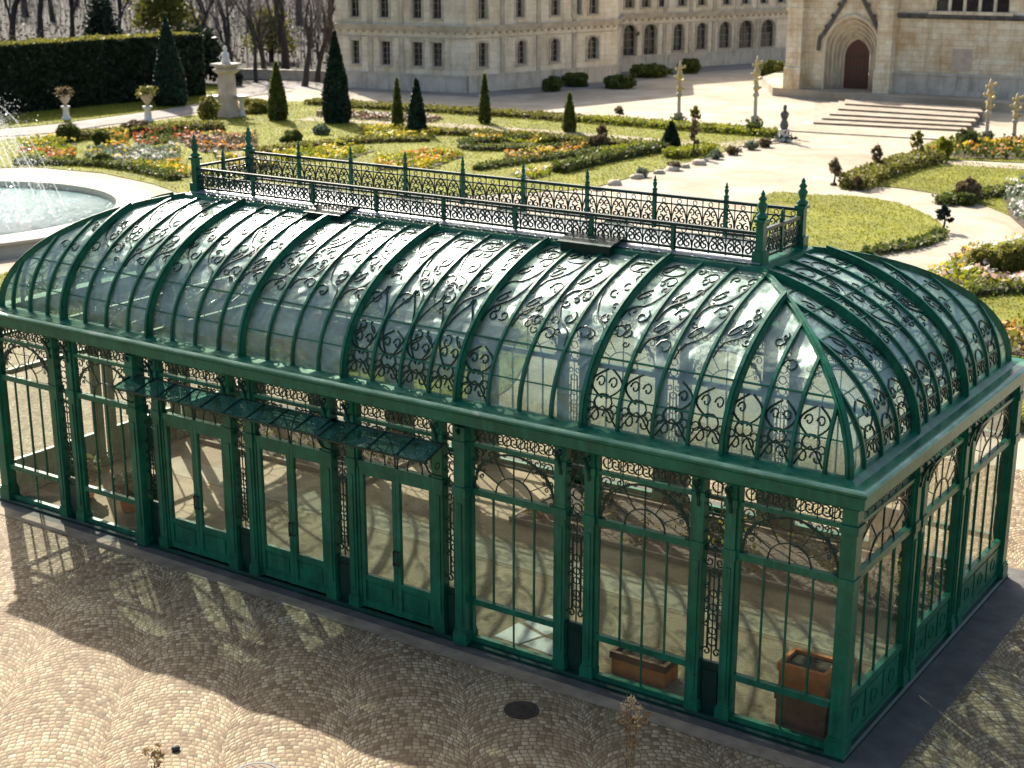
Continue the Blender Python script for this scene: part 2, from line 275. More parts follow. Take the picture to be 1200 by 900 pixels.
# ------------------------------------------------------------------ objects
def wloc(o):
    v = Vector((0, 0, 0))
    while o: v += o.location; o = o.parent
    return v
def link(name, me, mats, parent=None, loc=None):
    o = bpy.data.objects.new(name, me); COL.objects.link(o)
    for m in mats: me.materials.append(m)
    if parent: o.parent = parent
    if loc: o.location = loc
    return o
def tag(o, label=None, cat=None, group=None, kind=None):
    if label: o['label'] = label
    if cat: o['category'] = cat
    if group: o['group'] = group
    if kind: o['kind'] = kind
    return o
def thing(name, label, cat, loc, group=None):
    o = bpy.data.objects.new(name, None); COL.objects.link(o); o.location = loc; o.empty_display_size = .3
    return tag(o, label, cat, group)
class MB:
    """collects shapes in world coordinates; build() links them as ONE mesh, local to its parent"""
    def __init__(s): s.v = []; s.f = []; s.mi = []; s.m = 0; s.smooth = []
    def add(s, vs, fs, smooth=False):
        b = len(s.v); s.v += [tuple(v) for v in vs]
        for f in fs: s.f.append([i+b for i in f]); s.mi.append(s.m); s.smooth.append(smooth)
    def hexa(s, c):   # 8 corners: bottom ring 0-3, top ring 4-7
        s.add(c, [(3, 2, 1, 0), (4, 5, 6, 7), (0, 1, 5, 4), (1, 2, 6, 5), (2, 3, 7, 6), (3, 0, 4, 7)])
    def box(s, x0, x1, y0, y1, z0, z1):
        s.hexa([(x0, y0, z0), (x1, y0, z0), (x1, y1, z0), (x0, y1, z0), (x0, y0, z1), (x1, y0, z1), (x1, y1, z1), (x0, y1, z1)])
    def tube(s, pts, r, n=4, taper=None, smooth=False, cap=True):
        pts = [Vector(p) for p in pts]; k = len(pts); vs = []; prev = None
        for i, p in enumerate(pts):
            t = (pts[min(i+1, k-1)]-pts[max(i-1, 0)])
            t = t.normalized() if t.length > 1e-9 else Vector((0, 0, 1))
            a = prev if prev else (Vector((0, 0, 1)) if abs(t.z) < .9 else Vector((1, 0, 0)))
            a = (a - t*a.dot(t))
            a = a.normalized() if a.length > 1e-6 else t.orthogonal().normalized()
            prev = a; b = t.cross(a); rr = r if taper is None else r+(taper-r)*i/(k-1)
            for j in range(n):
                w = 2*math.pi*(j+.5)/n; vs.append(p+(a*math.cos(w)+b*math.sin(w))*rr)
        fs = [(i*n+j, i*n+(j+1) % n, (i+1)*n+(j+1) % n, (i+1)*n+j) for i in range(k-1) for j in range(n)]
        if cap: fs += [tuple(range(n-1, -1, -1)), tuple(range((k-1)*n, k*n))]
        s.add(vs, fs, smooth)
    def lathe(s, c, prof, n=16, smooth=True):
        vs = [(c[0]+r*math.cos(2*math.pi*j/n), c[1]+r*math.sin(2*math.pi*j/n), c[2]+z) for r, z in prof for j in range(n)]
        k = len(prof)
        fs = [(i*n+j, i*n+(j+1) % n, (i+1)*n+(j+1) % n, (i+1)*n+j) for i in range(k-1) for j in range(n)]
        fs += [tuple(range(n-1, -1, -1)), tuple(range((k-1)*n, k*n))]
        s.add(vs, fs, smooth)
    def sweep(s, path, nor, bi, w, h0, h1):
        """rectangular bar along a path lying on a surface: w wide, from h0 to h1 along the outward normal"""
        vs = []
        for p, n, b in zip(path, nor, bi):
            p, n, b = Vector(p), Vector(n), Vector(b)
            vs += [p-b*w/2+n*h0, p+b*w/2+n*h0, p+b*w/2+n*h1, p-b*w/2+n*h1]
        k = len(path)
        fs = [(i*4+j, i*4+(j+1) % 4, (i+1)*4+(j+1) % 4, (i+1)*4+j) for i in range(k-1) for j in range(4)]
        s.add(vs, fs+[(3, 2, 1, 0), (k*4-4, k*4-3, k*4-2, k*4-1)])
    def ring(s, x0, x1, y0, y1, prof):
        """profile of (outward offset, z) swept round a rectangle with mitred corners; closed profile"""
        vs = []
        for d, z in prof: vs += [(x0-d, y0-d, z), (x1+d, y0-d, z), (x1+d, y1+d, z), (x0-d, y1+d, z)]
        k = len(prof)
        s.add(vs, [(i*4+j, i*4+(j+1) % 4, ((i+1) % k)*4+(j+1) % 4, ((i+1) % k)*4+j) for i in range(k) for j in range(4)])
    def poly(s, pts, z0, z1=None):
        """flat outline with side walls"""
        n = len(pts)
        if z1 is None: s.add([(p[0], p[1], z0) for p in pts], [tuple(range(n))]); return
        s.add([(p[0], p[1], z1) for p in pts]+[(p[0], p[1], z0) for p in pts], [tuple(range(n))]+[(i+n, (i+1) % n+n, (i+1) % n, i) for i in range(n)])
    def build(s, name, mats, parent=None, origin=None):
        if not isinstance(mats, (list, tuple)): mats = [mats]
        o = wloc(parent) if parent else (Vector(origin) if origin else Vector((0, 0, 0)))
        me = bpy.data.meshes.new(name)
        me.from_pydata([(v[0]-o.x, v[1]-o.y, v[2]-o.z) for v in s.v], [], s.f)
        me.polygons.foreach_set('material_index', s.mi); me.polygons.foreach_set('use_smooth', s.smooth)
        me.update()
        return link(name, me, mats, parent, None if parent else (o if origin else None))
def leaves(name, pts, size, mat, parent=None, flat=0.0, aspect=1.4, origin=None, bend=True):
    """a mesh of many separate small leaf quads at the given points"""
    pts = np.asarray(pts, float); n = len(pts)
    o = wloc(parent) if parent else (Vector(origin) if origin else Vector((0, 0, 0)))
    a = RNG.normal(size=(n, 3)); a[:, 2] *= (1-flat); a /= np.linalg.norm(a, axis=1)[:, None]+1e-9
    b = RNG.normal(size=(n, 3)); b[:, 2] *= (1-flat); b -= a*(a*b).sum(1)[:, None]; b /= np.linalg.norm(b, axis=1)[:, None]+1e-9
    sz = size*(.6+.8*RNG.random(n))[:, None]
    a = a*sz*.5*aspect; b = b*sz*.5
    p = pts-np.array(o)
    v = np.stack([p-a, p+b*.9-a*.1, p+a, p-b*.9-a*.1], 1).reshape(-1, 3)
    me = bpy.data.meshes.new(name)
    me.vertices.add(4*n); me.vertices.foreach_set('co', v.astype(np.float32).ravel())
    me.loops.add(4*n); me.loops.foreach_set('vertex_index', np.arange(4*n, dtype=np.int32))
    me.polygons.add(n); me.polygons.foreach_set('loop_start', np.arange(0, 4*n, 4, dtype=np.int32)); me.polygons.foreach_set('loop_total', np.full(n, 4, np.int32))
    me.update(calc_edges=True)
    return link(name, me, [mat], parent, None if parent else (o if origin else None))
def copy_tree(o, loc, label, parent=None):
    c = o.copy(); COL.objects.link(c)
    if parent: c.parent = parent
    else: c.location = loc; c['label'] = label
    for ch in list(o.children): copy_tree(ch, None, None, c)
    return c
def inpoly(P, poly):
    x, y = P[:, 0], P[:, 1]; r = np.zeros(len(P), bool); j = len(poly)-1
    for i in range(len(poly)):
        xi, yi = poly[i]; xj, yj = poly[j]
        r ^= ((yi > y) != (yj > y)) & (x < (xj-xi)*(y-yi)/(yj-yi+1e-12)+xi); j = i
    return r
def fill(poly, n):
    a = np.array(poly); lo, hi = a.min(0), a.max(0); outp = np.zeros((0, 2))
    for _ in range(60):
        q = lo+(hi-lo)*RNG.random((n*2, 2)); outp = np.vstack([outp, q[inpoly(q, poly)]])
        if len(outp) >= n: break
    return outp[:n]
def area(poly):
    return abs(sum(poly[i-1][0]*poly[i][1]-poly[i][0]*poly[i-1][1] for i in range(len(poly))))/2
def gp(pts): return [tuple(G(*p))[:2] for p in pts]
def smoothline(pts, n=6, closed=False):
    P = [Vector((p[0], p[1], 0)) for p in pts]; outp = []; k = len(P)
    for i in range(k if closed else k-1):
        p0 = P[(i-1) % k] if (closed or i > 0) else P[0]; p1 = P[i]; p2 = P[(i+1) % k]; p3 = P[(i+2) % k] if (closed or i+2 < k) else P[-1]
        for j in range(n):
            t = j/n
            outp.append(.5*((2*p1)+(p2-p0)*t+(2*p0-5*p1+4*p2-p3)*t*t+(3*p1-p0-3*p2+p3)*t**3))
    if not closed: outp.append(P[-1])
    return [(p.x, p.y) for p in outp]

# ------------------------------------------------------------------ sky, sun, camera
SUN_EL = R_(35.5); SUN_AZ = R_(54.7)       # azimuth to the left of +Y
SV = Vector((-math.sin(SUN_AZ)*math.cos(SUN_EL), math.cos(SUN_AZ)*math.cos(SUN_EL), math.sin(SUN_EL)))
w = bpy.data.worlds.new('World'); S.world = w; w.use_nodes = True
nt = w.node_tree; sk = nt.nodes.new('ShaderNodeTexSky'); sk.sky_type = 'NISHITA'; sk.sun_disc = False
sk.sun_elevation = SUN_EL; sk.sun_rotation = -SUN_AZ; sk.air_density = 1.0; sk.dust_density = 4.0; sk.ozone_density = .7
nt.links.new(sk.outputs[0], nt.nodes['Background'].inputs[0]); nt.nodes['Background'].inputs[1].default_value = .11
sl = bpy.data.lights.new('sun', 'SUN'); sl.energy = 5.0; sl.angle = R_(.53); sl.color = (1, .94, .84)
so = bpy.data.objects.new('sun', sl); COL.objects.link(so); so.rotation_euler = SV.to_track_quat('Z', 'Y').to_euler(); so.location = (-40, 40, 60)
cd = bpy.data.cameras.new('camera'); co = bpy.data.objects.new('camera', cd); COL.objects.link(co); S.camera = co
co.location = CPOS; co.rotation_euler = (math.pi/2-PITCH, 0, YAW); cd.sensor_width = 36; cd.lens = CF/1200*36; cd.clip_start = .1; cd.clip_end = 2000
cd.dof.use_dof = True; cd.dof.focus_distance = 21.5; cd.dof.aperture_fstop = 1.7
S.view_settings.view_transform = 'Standard'; S.view_settings.look = 'None'; S.view_settings.gamma = 1; S.view_settings.exposure = 1.05
S.cycles.max_bounces = 10; S.cycles.transparent_max_bounces = 28; S.cycles.glossy_bounces = 4; S.cycles.diffuse_bounces = 4
S.cycles.sample_clamp_indirect = 6; S.cycles.caustics_reflective = False; S.cycles.caustics_refractive = False
S.cycles.use_denoising = True

# ================================================================== GREENHOUSE
P_, Q_, WD, H = 2.3535, .3139, 7.5, 3.8
LN = 8*P_-2*Q_
gh = thing('greenhouse', 'long green cast-iron greenhouse with curved glass roof and ridge railing', 'greenhouse', (-LN/2, WD/2, 0))
class Wall:
    def __init__(s, o, u, n): s.o, s.u, s.n = Vector(o), Vector(u), Vector(n)
    def p(s, a, z, d=0): return s.o+s.u*a+s.n*d+Vector((0, 0, z))
    def box(s, mb, a0, a1, z0, z1, d0, d1):
        c = [s.p(a0, z0, d0), s.p(a1, z0, d0), s.p(a1, z0, d1), s.p(a0, z0, d1), s.p(a0, z1, d0), s.p(a1, z1, d0), s.p(a1, z1, d1), s.p(a0, z1, d1)]
        mb.hexa(c)
    def line(s, mb, pts, r, d=0, n=4): mb.tube([s.p(a, z, d) for a, z in pts], r, n)
def spiral(cx, cz, r, a0, turns, k=12, rin=.25):
    return [(cx+(r*(1-(1-rin)*i/k))*math.cos(a0+turns*2*math.pi*i/k), cz+(r*(1-(1-rin)*i/k))*math.sin(a0+turns*2*math.pi*i/k)) for i in range(k+1)]
def circle(cx, cz, r, k=12): return [(cx+r*math.cos(2*math.pi*i/k), cz+r*math.sin(2*math.pi*i/k)) for i in range(k+1)]
def arc(cx, cz, rx, rz, a0, a1, k=14): return [(cx+rx*math.cos(a0+(a1-a0)*i/k), cz+rz*math.sin(a0+(a1-a0)*i/k)) for i in range(k+1)]

ZT, ZF, ZL = 2.70, 3.50, .78      # transom, frieze rail, lower rail
def frieze(wl, mb, a0, a1):
    n = max(1, round((a1-a0)/.27)); w = (a1-a0)/n; zc = (ZF+H)/2+.01
    for i in range(n):
        c = a0+(i+.5)*w
        wl.line(mb, circle(c, zc, .085, 10), .014)
        wl.line(mb, spiral(c-w*.5, zc, .11, 0, .8, 9), .012); wl.line(mb, spiral(c-w*.5, zc, .11, math.pi, .8, 9), .012)
        wl.line(mb, [(c, ZF+.03), (c, H-.02)], .010)
def scroll_corner(wl, mb, ac, sgn, w, h):
    """ironwork in the corner above the arch"""
    z1 = ZF-.03
    wl.line(mb, spiral(ac+sgn*.12, z1-.12, .10, 0, 1.2, 11), .013)
    wl.line(mb, spiral(ac+sgn*.10, z1-.36, .085, 1, -1.1, 10), .012)
    wl.line(mb, spiral(ac+sgn*.34, z1-.085, .075, 2, 1.1, 10), .012)
    wl.line(mb, [(ac+sgn*.03, z1-.62), (ac+sgn*.07, z1-.40), (ac+sgn*.20, z1-.22), (ac+sgn*.42, z1-.13), (ac+sgn*.60, z1-.04)], .013)
    wl.line(mb, spiral(ac+sgn*.055, z1-.55, .045, 0, 1, 8), .010)
    wl.line(mb, circle(ac+sgn*.22, z1-.24, .055, 8), .010)
    for dx, dz_, rr_, a_, tn in ((.30, .20, .05, 0, 1.2), (.16, .48, .045, 2, -1.2), (.48, .075, .05, 1, 1.2), (.60, .06, .035, 3, -1.2), (.07, .70, .035, 0, 1.2), (.04, .24, .04, 2, 1.1), (.22, .05, .04, 0, -1.1), (.36, .22, .03, 1, 1.0), (.22, .38, .03, 1, 1.0)):
        wl.line(mb, spiral(ac+sgn*dx, z1-dz_, rr_, a_, tn*sgn, 8), .010)
def window(wl, a0, a1, panel=False, arched=True, bars=3):
    mb = MB(); f = .055
    for x in (a0, a1-f): wl.box(mb, x, x+f, .06, H-.02, -.045, .045)
    for z, h in ((.06, .10), (ZL-.05, .10), (ZT-.055, .11), (ZF-.03, .06)): wl.box(mb, a0+f, a1-f, z, z+h, -.04, .05)
    ai, bi = a0+f, a1-f
    if panel:
        wl.box(mb, ai, bi, .16, ZL-.05, -.02, .02); n = 3; w = (bi-ai)/n
        for i in range(n):
            wl.box(mb, ai+i*w+.05, ai+(i+1)*w-.05, .22, ZL-.11, .0205, .036)
            wl.line(mb, circle(ai+(i+.5)*w, .45, .11, 10), .016, .04)
    else:
        wl.box(mb, (a0+a1)/2-.012, (a0+a1)/2+.012, .16, ZL-.05, -.012, .012)
    for i in range(bars):
        c = ai+(bi-ai)*(i+1)/(bars+1); wl.box(mb, c-.012, c+.012, ZL+.05, ZT-.055, -.016, .02)
    o = mb.build('window', M['iron'], gh)
    sc = MB(); c = (ai+bi)/2; w = bi-ai; zt = ZT+.055
    frieze(wl, sc, ai, bi)
    hz = ZF-.03-zt
    wl.line(sc, arc(c, zt, w/2-.02, hz-.03, 0, math.pi, 18), .020)
    wl.line(sc, arc(c, zt, w*.22, hz*.42, 0, math.pi, 12), .014)
    for k in range(1, 6):
        a = math.pi*k/6
        if k == 3: wl.line(sc, [(c, zt), (c, ZF-.05)], .013)
        else: wl.line(sc, [(c+w*.22*math.cos(a), zt+hz*.42*math.sin(a)), (c+(w/2-.02)*math.cos(a), zt+(hz-.03)*math.sin(a))], .010)
    scroll_corner(wl, sc, ai, 1, w, hz); scroll_corner(wl, sc, bi, -1, w, hz)
    sc.build('scrollwork', M['iron_dark'], o)
    gl = MB()
    for i in range(bars+1):
        x0 = ai+(bi-ai)*i/(bars+1); x1 = ai+(bi-ai)*(i+1)/(bars+1)
        gl.add([wl.p(x0, ZL+.02, -.005), wl.p(x1, ZL+.02, -.005), wl.p(x1, ZT, -.005), wl.p(x0, ZT, -.005)], [(0, 1, 2, 3)])
    gl.add([wl.p(ai, ZT, -.005), wl.p(bi, ZT, -.005), wl.p(bi, H-.02, -.005), wl.p(ai, H-.02, -.005)], [(0, 1, 2, 3)])
    if not panel:
        for x0, x1 in ((ai, c), (c, bi)): gl.add([wl.p(x0, .1, -.005), wl.p(x1, .1, -.005), wl.p(x1, ZL, -.005), wl.p(x0, ZL, -.005)], [(0, 1, 2, 3)])
    gl.build('pane', M['glass_wall'], o)
def doorway(wl, a0, a1):
    """two door leaves under a fanlight"""
    mb = MB(); f = .05; zt = ZT
    for x in (a0, a1-f): wl.box(mb, x, x+f, .06, H-.02, -.05, .055)
    wl.box(mb, a0+f, a1-f, zt-.05, zt+.07, -.05, .06); wl.box(mb, a0+f, a1-f, ZF-.03, ZF+.03, -.04, .05); wl.box(mb, a0+f, a1-f, .03, .075, -.06, .07)
    o = mb.build('door_frame', M['iron'], gh)
    sc = MB(); ai, bi = a0+f, a1-f; c = (ai+bi)/2; w = bi-ai; hz = ZF-.03-zt-.07
    frieze(wl, sc, ai, bi)
    for q in (-1, 1):
        wl.line(sc, arc(c+q*w/4, zt+.07, w/4-.02, hz-.05, 0, math.pi, 12), .016); wl.line(sc, arc(c+q*w/4, zt+.07, w*.1, hz*.4, 0, math.pi, 8), .012)
        wl.line(sc, [(c+q*w/4, zt+.07+hz*.4), (c+q*w/4, ZF-.05)], .010)
        for a in (.7, 2.44): wl.line(sc, [(c+q*w/4+w*.1*math.cos(a), zt+.07+hz*.4*math.sin(a)), (c+q*w/4+(w/4-.02)*math.cos(a), zt+.07+(hz-.05)*math.sin(a))], .010)
    scroll_corner(wl, sc, ai, 1, w, hz); scroll_corner(wl, sc, bi, -1, w, hz)
    sc.build('scrollwork', M['iron_dark'], o)
    gl = MB(); gl.add([wl.p(ai, zt, -.005), wl.p(bi, zt, -.005), wl.p(bi, H-.02, -.005), wl.p(ai, H-.02, -.005)], [(0, 1, 2, 3)]); gl.build('pane', M['glass_wall'], o)
    for q, (x0, x1) in enumerate(((ai+.01, c-.004), (c+.004, bi-.01))):
        d = MB(); st = .075
        for x in (x0, x1-st): wl.box(d, x, x+st, .09, zt-.06, -.03, .04)
        for z, h in ((.09, .12), (.60, .10), (zt-.18, .12)): wl.box(d, x0+st, x1-st, z, z+h, -.03, .035)
        wl.box(d, x0+st, x1-st, .21, .60, -.02, .005); wl.box(d, x0+st+.06, x1-st-.06, .27, .54, .0052, .022)
        dd = d.build('door', M['iron'], gh)
        g = MB(); g.add([wl.p(x0+st, .70, 0), wl.p(x1-st, .70, 0), wl.p(x1-st, zt-.18, 0), wl.p(x0+st, zt-.18, 0)], [(0, 1, 2, 3)]); g.build('pane', M['glass_wall'], dd)
        h = MB(); hx = x1-st/2 if q == 0 else x0+st/2
        wl.line(h, [(hx, 1.02), (hx, 1.30)], .013, .085, 6); wl.box(h, hx-.012, hx+.012, 1.03, 1.06, .04, .085); wl.box(h, hx-.012, hx+.012, 1.26, 1.29, .04, .085)
        h.build('handle', M['black_iron'], dd)
def post(wl, a, wd=.17, d0=-.085, d1=.085, z1=H):
    mb = MB(); wl.box(mb, a-wd/2, a+wd/2, .03, z1-.001, d0, d1)
    wl.box(mb, a-wd/2-.03, a+wd/2+.03, .031, .22, d0-.03, d1+.03); wl.box(mb, a-wd/2-.018, a+wd/2+.018, .22, .27, d0-.018, d1+.018)
    wl.box(mb, a-wd/2-.025, a+wd/2+.025, ZT-.07, ZT+.09, d0-.02, d1+.022); wl.box(mb, a-wd/2-.02, a+wd/2+.02, ZF-.06, ZF+.06, d0-.02, d1+.02)
    wl.box(mb, a-wd*.22, a+wd*.22, .4, ZT-.2, d1+.0005, d1+.018)
    return mb.build('post', M['iron'], gh)
def lattice(wl, a0, a1):
    """narrow ornamental iron panel between the two posts of a pier"""
    mb = MB(); w = a1-a0; c = (a0+a1)/2
    wl.box(mb, a0, a1, .06, .86, -.03, .0); wl.box(mb, a0+.05, a1-.05, .16, .76, .0002, .02)
    for z, h in ((.86, .05), (ZT-.03, .06), (ZF-.03, .06)): wl.box(mb, a0, a1, z, z+h, -.03, .03)
    for x in (c-.075, c+.075): wl.line(mb, [(x, 1.12), (x, ZT-.32)], .018)
    wl.line(mb, [(c, .92), (c, ZT)], .012)
    for zz, sg in ((1.06, 1), (ZT-.2, -1)):
        for q in (-1, 1): wl.line(mb, spiral(c+q*w*.25, zz, w*.22, math.pi/2*(1-q), q*sg*1.1, 11), .014)
        wl.line(mb, circle(c, zz+sg*.17, .07, 9), .013)
    for zz in (1.40, 1.62, 1.78, 2.0):
        wl.line(mb, circle(c, zz, .06, 8), .012)
        for q in (-1, 1): wl.line(mb, spiral(c+q*w*.34, zz+.1, w*.15, math.pi/2, q*1.2, 9), .012)
    zz = ZT+.12
    while zz < ZF-.1:
        wl.line(mb, circle(c, zz, w*.24, 10), .013); wl.line(mb, [(a0, zz-.09), (c-w*.2, zz)], .011); wl.line(mb, [(a1, zz-.09), (c+w*.2, zz)], .011)
        for q in (-1, 1): wl.line(mb, spiral(c+q*w*.36, zz+.1, w*.14, 0, 1.1, 8), .010)
        zz += .22
    frieze(wl, mb, a0, a1)
    return mb.build('lattice_panel', M['iron_dark'], gh)
front = Wall((0, 0, 0), (-1, 0, 0), (0, -1, 0)); back = Wall((0, WD, 0), (-1, 0, 0), (0, 1, 0))
right = Wall((0, 0, 0), (0, 1, 0), (1, 0, 0)); left = Wall((-LN, 0, 0), (0, 1, 0), (-1, 0, 0))
piers = [k*P_-Q_ for k in range(1, 8)]; PW = .68
for wl, isf in ((front, True), (back, False)):
    edges = [.085]
    for i, s in enumerate(piers):
        thick = isf and i in (2, 5)
        for q in (-1, 1):
            if thick and ((i == 2 and q == -1) or (i == 5 and q == 1)): post(wl, s+q*(PW/2-.085), .21, -.085, .20)
            else: post(wl, s+q*(PW/2-.085))
        lattice(wl, s-PW/2+.17, s+PW/2-.17)
        edges += [s-PW/2, s+PW/2]
    edges.append(LN-.085)
    for b in range(8):
        a0, a1 = edges[2*b]+.004, edges[2*b+1]-.004
        if isf and b in (3, 4, 5): doorway(wl, a0, a1)
        else: window(wl, a0, a1)
ep = [2.62, 4.88]
for wl in (right, left):
    edges = [.085]
    for s in ep:
        for q in (-1, 1): post(wl, s+q*.16, .15)
        lattice(wl, s-.085, s+.085) if False else None
        edges += [s-.235, s+.235]
    edges.append(WD-.085)
    for b in range(3): window(wl, edges[2*b]+.004, edges[2*b+1]-.004, panel=True, bars=3)
for cx, cy in ((0, 0), (0, WD), (-LN, 0), (-LN, WD)):
    mb = MB(); mb.box(cx-.11, cx+.11, cy-.11, cy+.11, .03, H-.001); mb.box(cx-.145, cx+.145, cy-.145, cy+.145, .031, .28); mb.box(cx-.13, cx+.13, cy-.13, cy+.13, .28, .33)
    mb.box(cx-.14, cx+.14, cy-.14, cy+.14, ZF-.06, ZF+.06); mb.box(cx-.13, cx+.13, cy-.13, cy+.13, ZT-.07, ZT+.07)
    mb.box(cx-.10, cx+.10, cy-.10, cy+.10, -.0, .03)
    mb.build('corner_post', M['iron'], gh)
# brackets under the eave at each pier of the front and right
for wl, ss in ((front, piers), (right, ep)):
    for s in ss:
        for q in (-1, 1):
            mb = MB(); a = s+q*(PW/2-.085 if wl is front else .16)
            mb.tube([wl.p(a, H-.45, .09), wl.p(a, H-.30, .11), wl.p(a, H-.14, .17), wl.p(a, H-.015, .26)], .028, 4); mb.tube([wl.p(a, *t) for t in [(H-.09+.05*math.sin(k), .13+.04*math.cos(k)) for k in (0, 1, 2, 3, 4, 5, 6)]], .014, 4)
            mb.build('bracket', M['iron_dark'], gh)
# base kerb and eave
mb = MB(); mb.ring(-LN, 0, 0, WD, [(.16, -.01), (.16, .055), (.12, .075), (-.14, .075), (-.14, -.01)]); mb.build('base_kerb', M['iron_dark'], gh)
EV = .27
mb = MB(); mb.ring(-LN, 0, 0, WD, [(-.20, H+.002), (.14, H+.002), (.17, H+.04), (EV-.04, H+.055), (EV-.035, H+.22), (EV, H+.25), (EV, H+.288), (EV-.018, H+.306), (EV-.05, H+.318), (EV-.10, H+.320), (.02, H+.30), (-.10, H+.34), (-.22, H+.34)])
mb.build('eave', M['iron'], gh)
mb = MB(); mb.ring(-LN, 0, 0, WD, [(EV+.005, H+.284), (EV+.005, H+.302), (EV-.016, H+.318), (EV-.06, H+.330), (EV-.06, H+.312)]); mb.build('eave_flashing', M['zinc_edge'], gh)
# awnings over the doors
for a0, a1 in ((piers[2]+.12, piers[3]+.12), (piers[3]-.02, piers[5]+.25)):
    mb = MB(); zo, zi, dp = 3.24 if a1-a0 < 3.5 else 3.27, 3.40, .60
    g = MB(); n = max(3, round((a1-a0)/.55))
    for i in range(n):
        x0, x1 = a0+(a1-a0)*i/n, a0+(a1-a0)*(i+1)/n
        g.add([front.p(x0, zi, .10), front.p(x1, zi, .10), front.p(x1, zo, dp), front.p(x0, zo, dp)], [(0, 1, 2, 3)])
    for i in range(n+1):
        x = a0+(a1-a0)*i/n; mb.tube([front.p(x, zi+.012, .09), front.p(x, zo+.012, dp)], .018, 4)
    mb.tube([front.p(a0-.02, zo, dp), front.p(a1+.02, zo, dp)], .022, 4); mb.tube([front.p(a0, zi, .1), front.p(a1, zi, .1)], .025, 4)
    k = round((a1-a0)/.16)
    for i in range(k): front.line(mb, circle(a0+(i+.5)*(a1-a0)/k, zo-.03, .03, 7), .007, dp)
    o = mb.build('awning', M['iron_dark'], gh); g.build('pane', M['glass_awning'], o)
    for x in (a0+.05, a1-.05):
        b = MB(); b.tube([front.p(x, 2.86, .11), front.p(x, 2.92, .25), front.p(x, 3.02, .42), front.p(x, zo-.01, dp-.05)], .016, 4); b.tube([front.p(x, 3.06+.055*math.sin(t), .2+.055*math.cos(t)) for t in np.linspace(0, 6.28, 10)], .010, 4)
        b.build('bracket', M['iron_dark'], o)
# ---- roof
INS, B_, Z0, Z1, TH = .16, 2.80, H+.33, 6.22, R_(74)
def dz(t):
    a = t*TH; return INS+(B_-INS)*(1-math.cos(a))/(1-math.cos(TH)), Z0+(Z1-Z0)*math.sin(a)/math.sin(TH)
def dn(t):
    a = t*TH; v = Vector(((B_-INS)*math.sin(a)/(1-math.cos(TH)), (Z1-Z0)*math.cos(a)/math.sin(TH))); v.normalize()
    return -v.y, v.x     # outward component (towards outside), upward component
def tofd(d):
    c = 1-(d-INS)*(1-math.cos(TH))/(B_-INS)
    return max(0, min(1, math.acos(max(-1, min(1, c)))/TH))
class Side:
    def __init__(s, o, u, n, ln): s.o, s.u, s.n, s.ln = Vector(o), Vector(u), Vector(n), ln
    def p(s, a, t):
        d, z = dz(t); a = max(d, min(s.ln-d, a)); return s.o+s.u*a-s.n*d+Vector((0, 0, z))
    def nor(s, t):
        o_, u_ = dn(t); return s.n*(-o_)+Vector((0, 0, u_))
    def tmax(s, a): return tofd(min(a, s.ln-a))
SF = Side((0, 0, 0), (-1, 0, 0), (0, -1, 0), LN); SB = Side((0, WD, 0), (-1, 0, 0), (0, 1, 0), LN)
SR = Side((0, 0, 0), (0, 1, 0), (1, 0, 0), WD); SL = Side((-LN, 0, 0), (0, 1, 0), (-1, 0, 0), WD)
def rib(mb, sd, a, w, h, t0=0.0, n=14):
    tm = sd.tmax(a); ts = [t0+(tm-t0)*i/n for i in range(n+1)]
    mb.sweep([sd.p(a, t) for t in ts], [sd.nor(t) for t in ts], [sd.u]*(n+1), w, -.03, h)
rs = random.Random(3)
def on_roof(sd, pts): return [sd.p(a, t)+sd.nor(t)*.006 for a, t in pts]
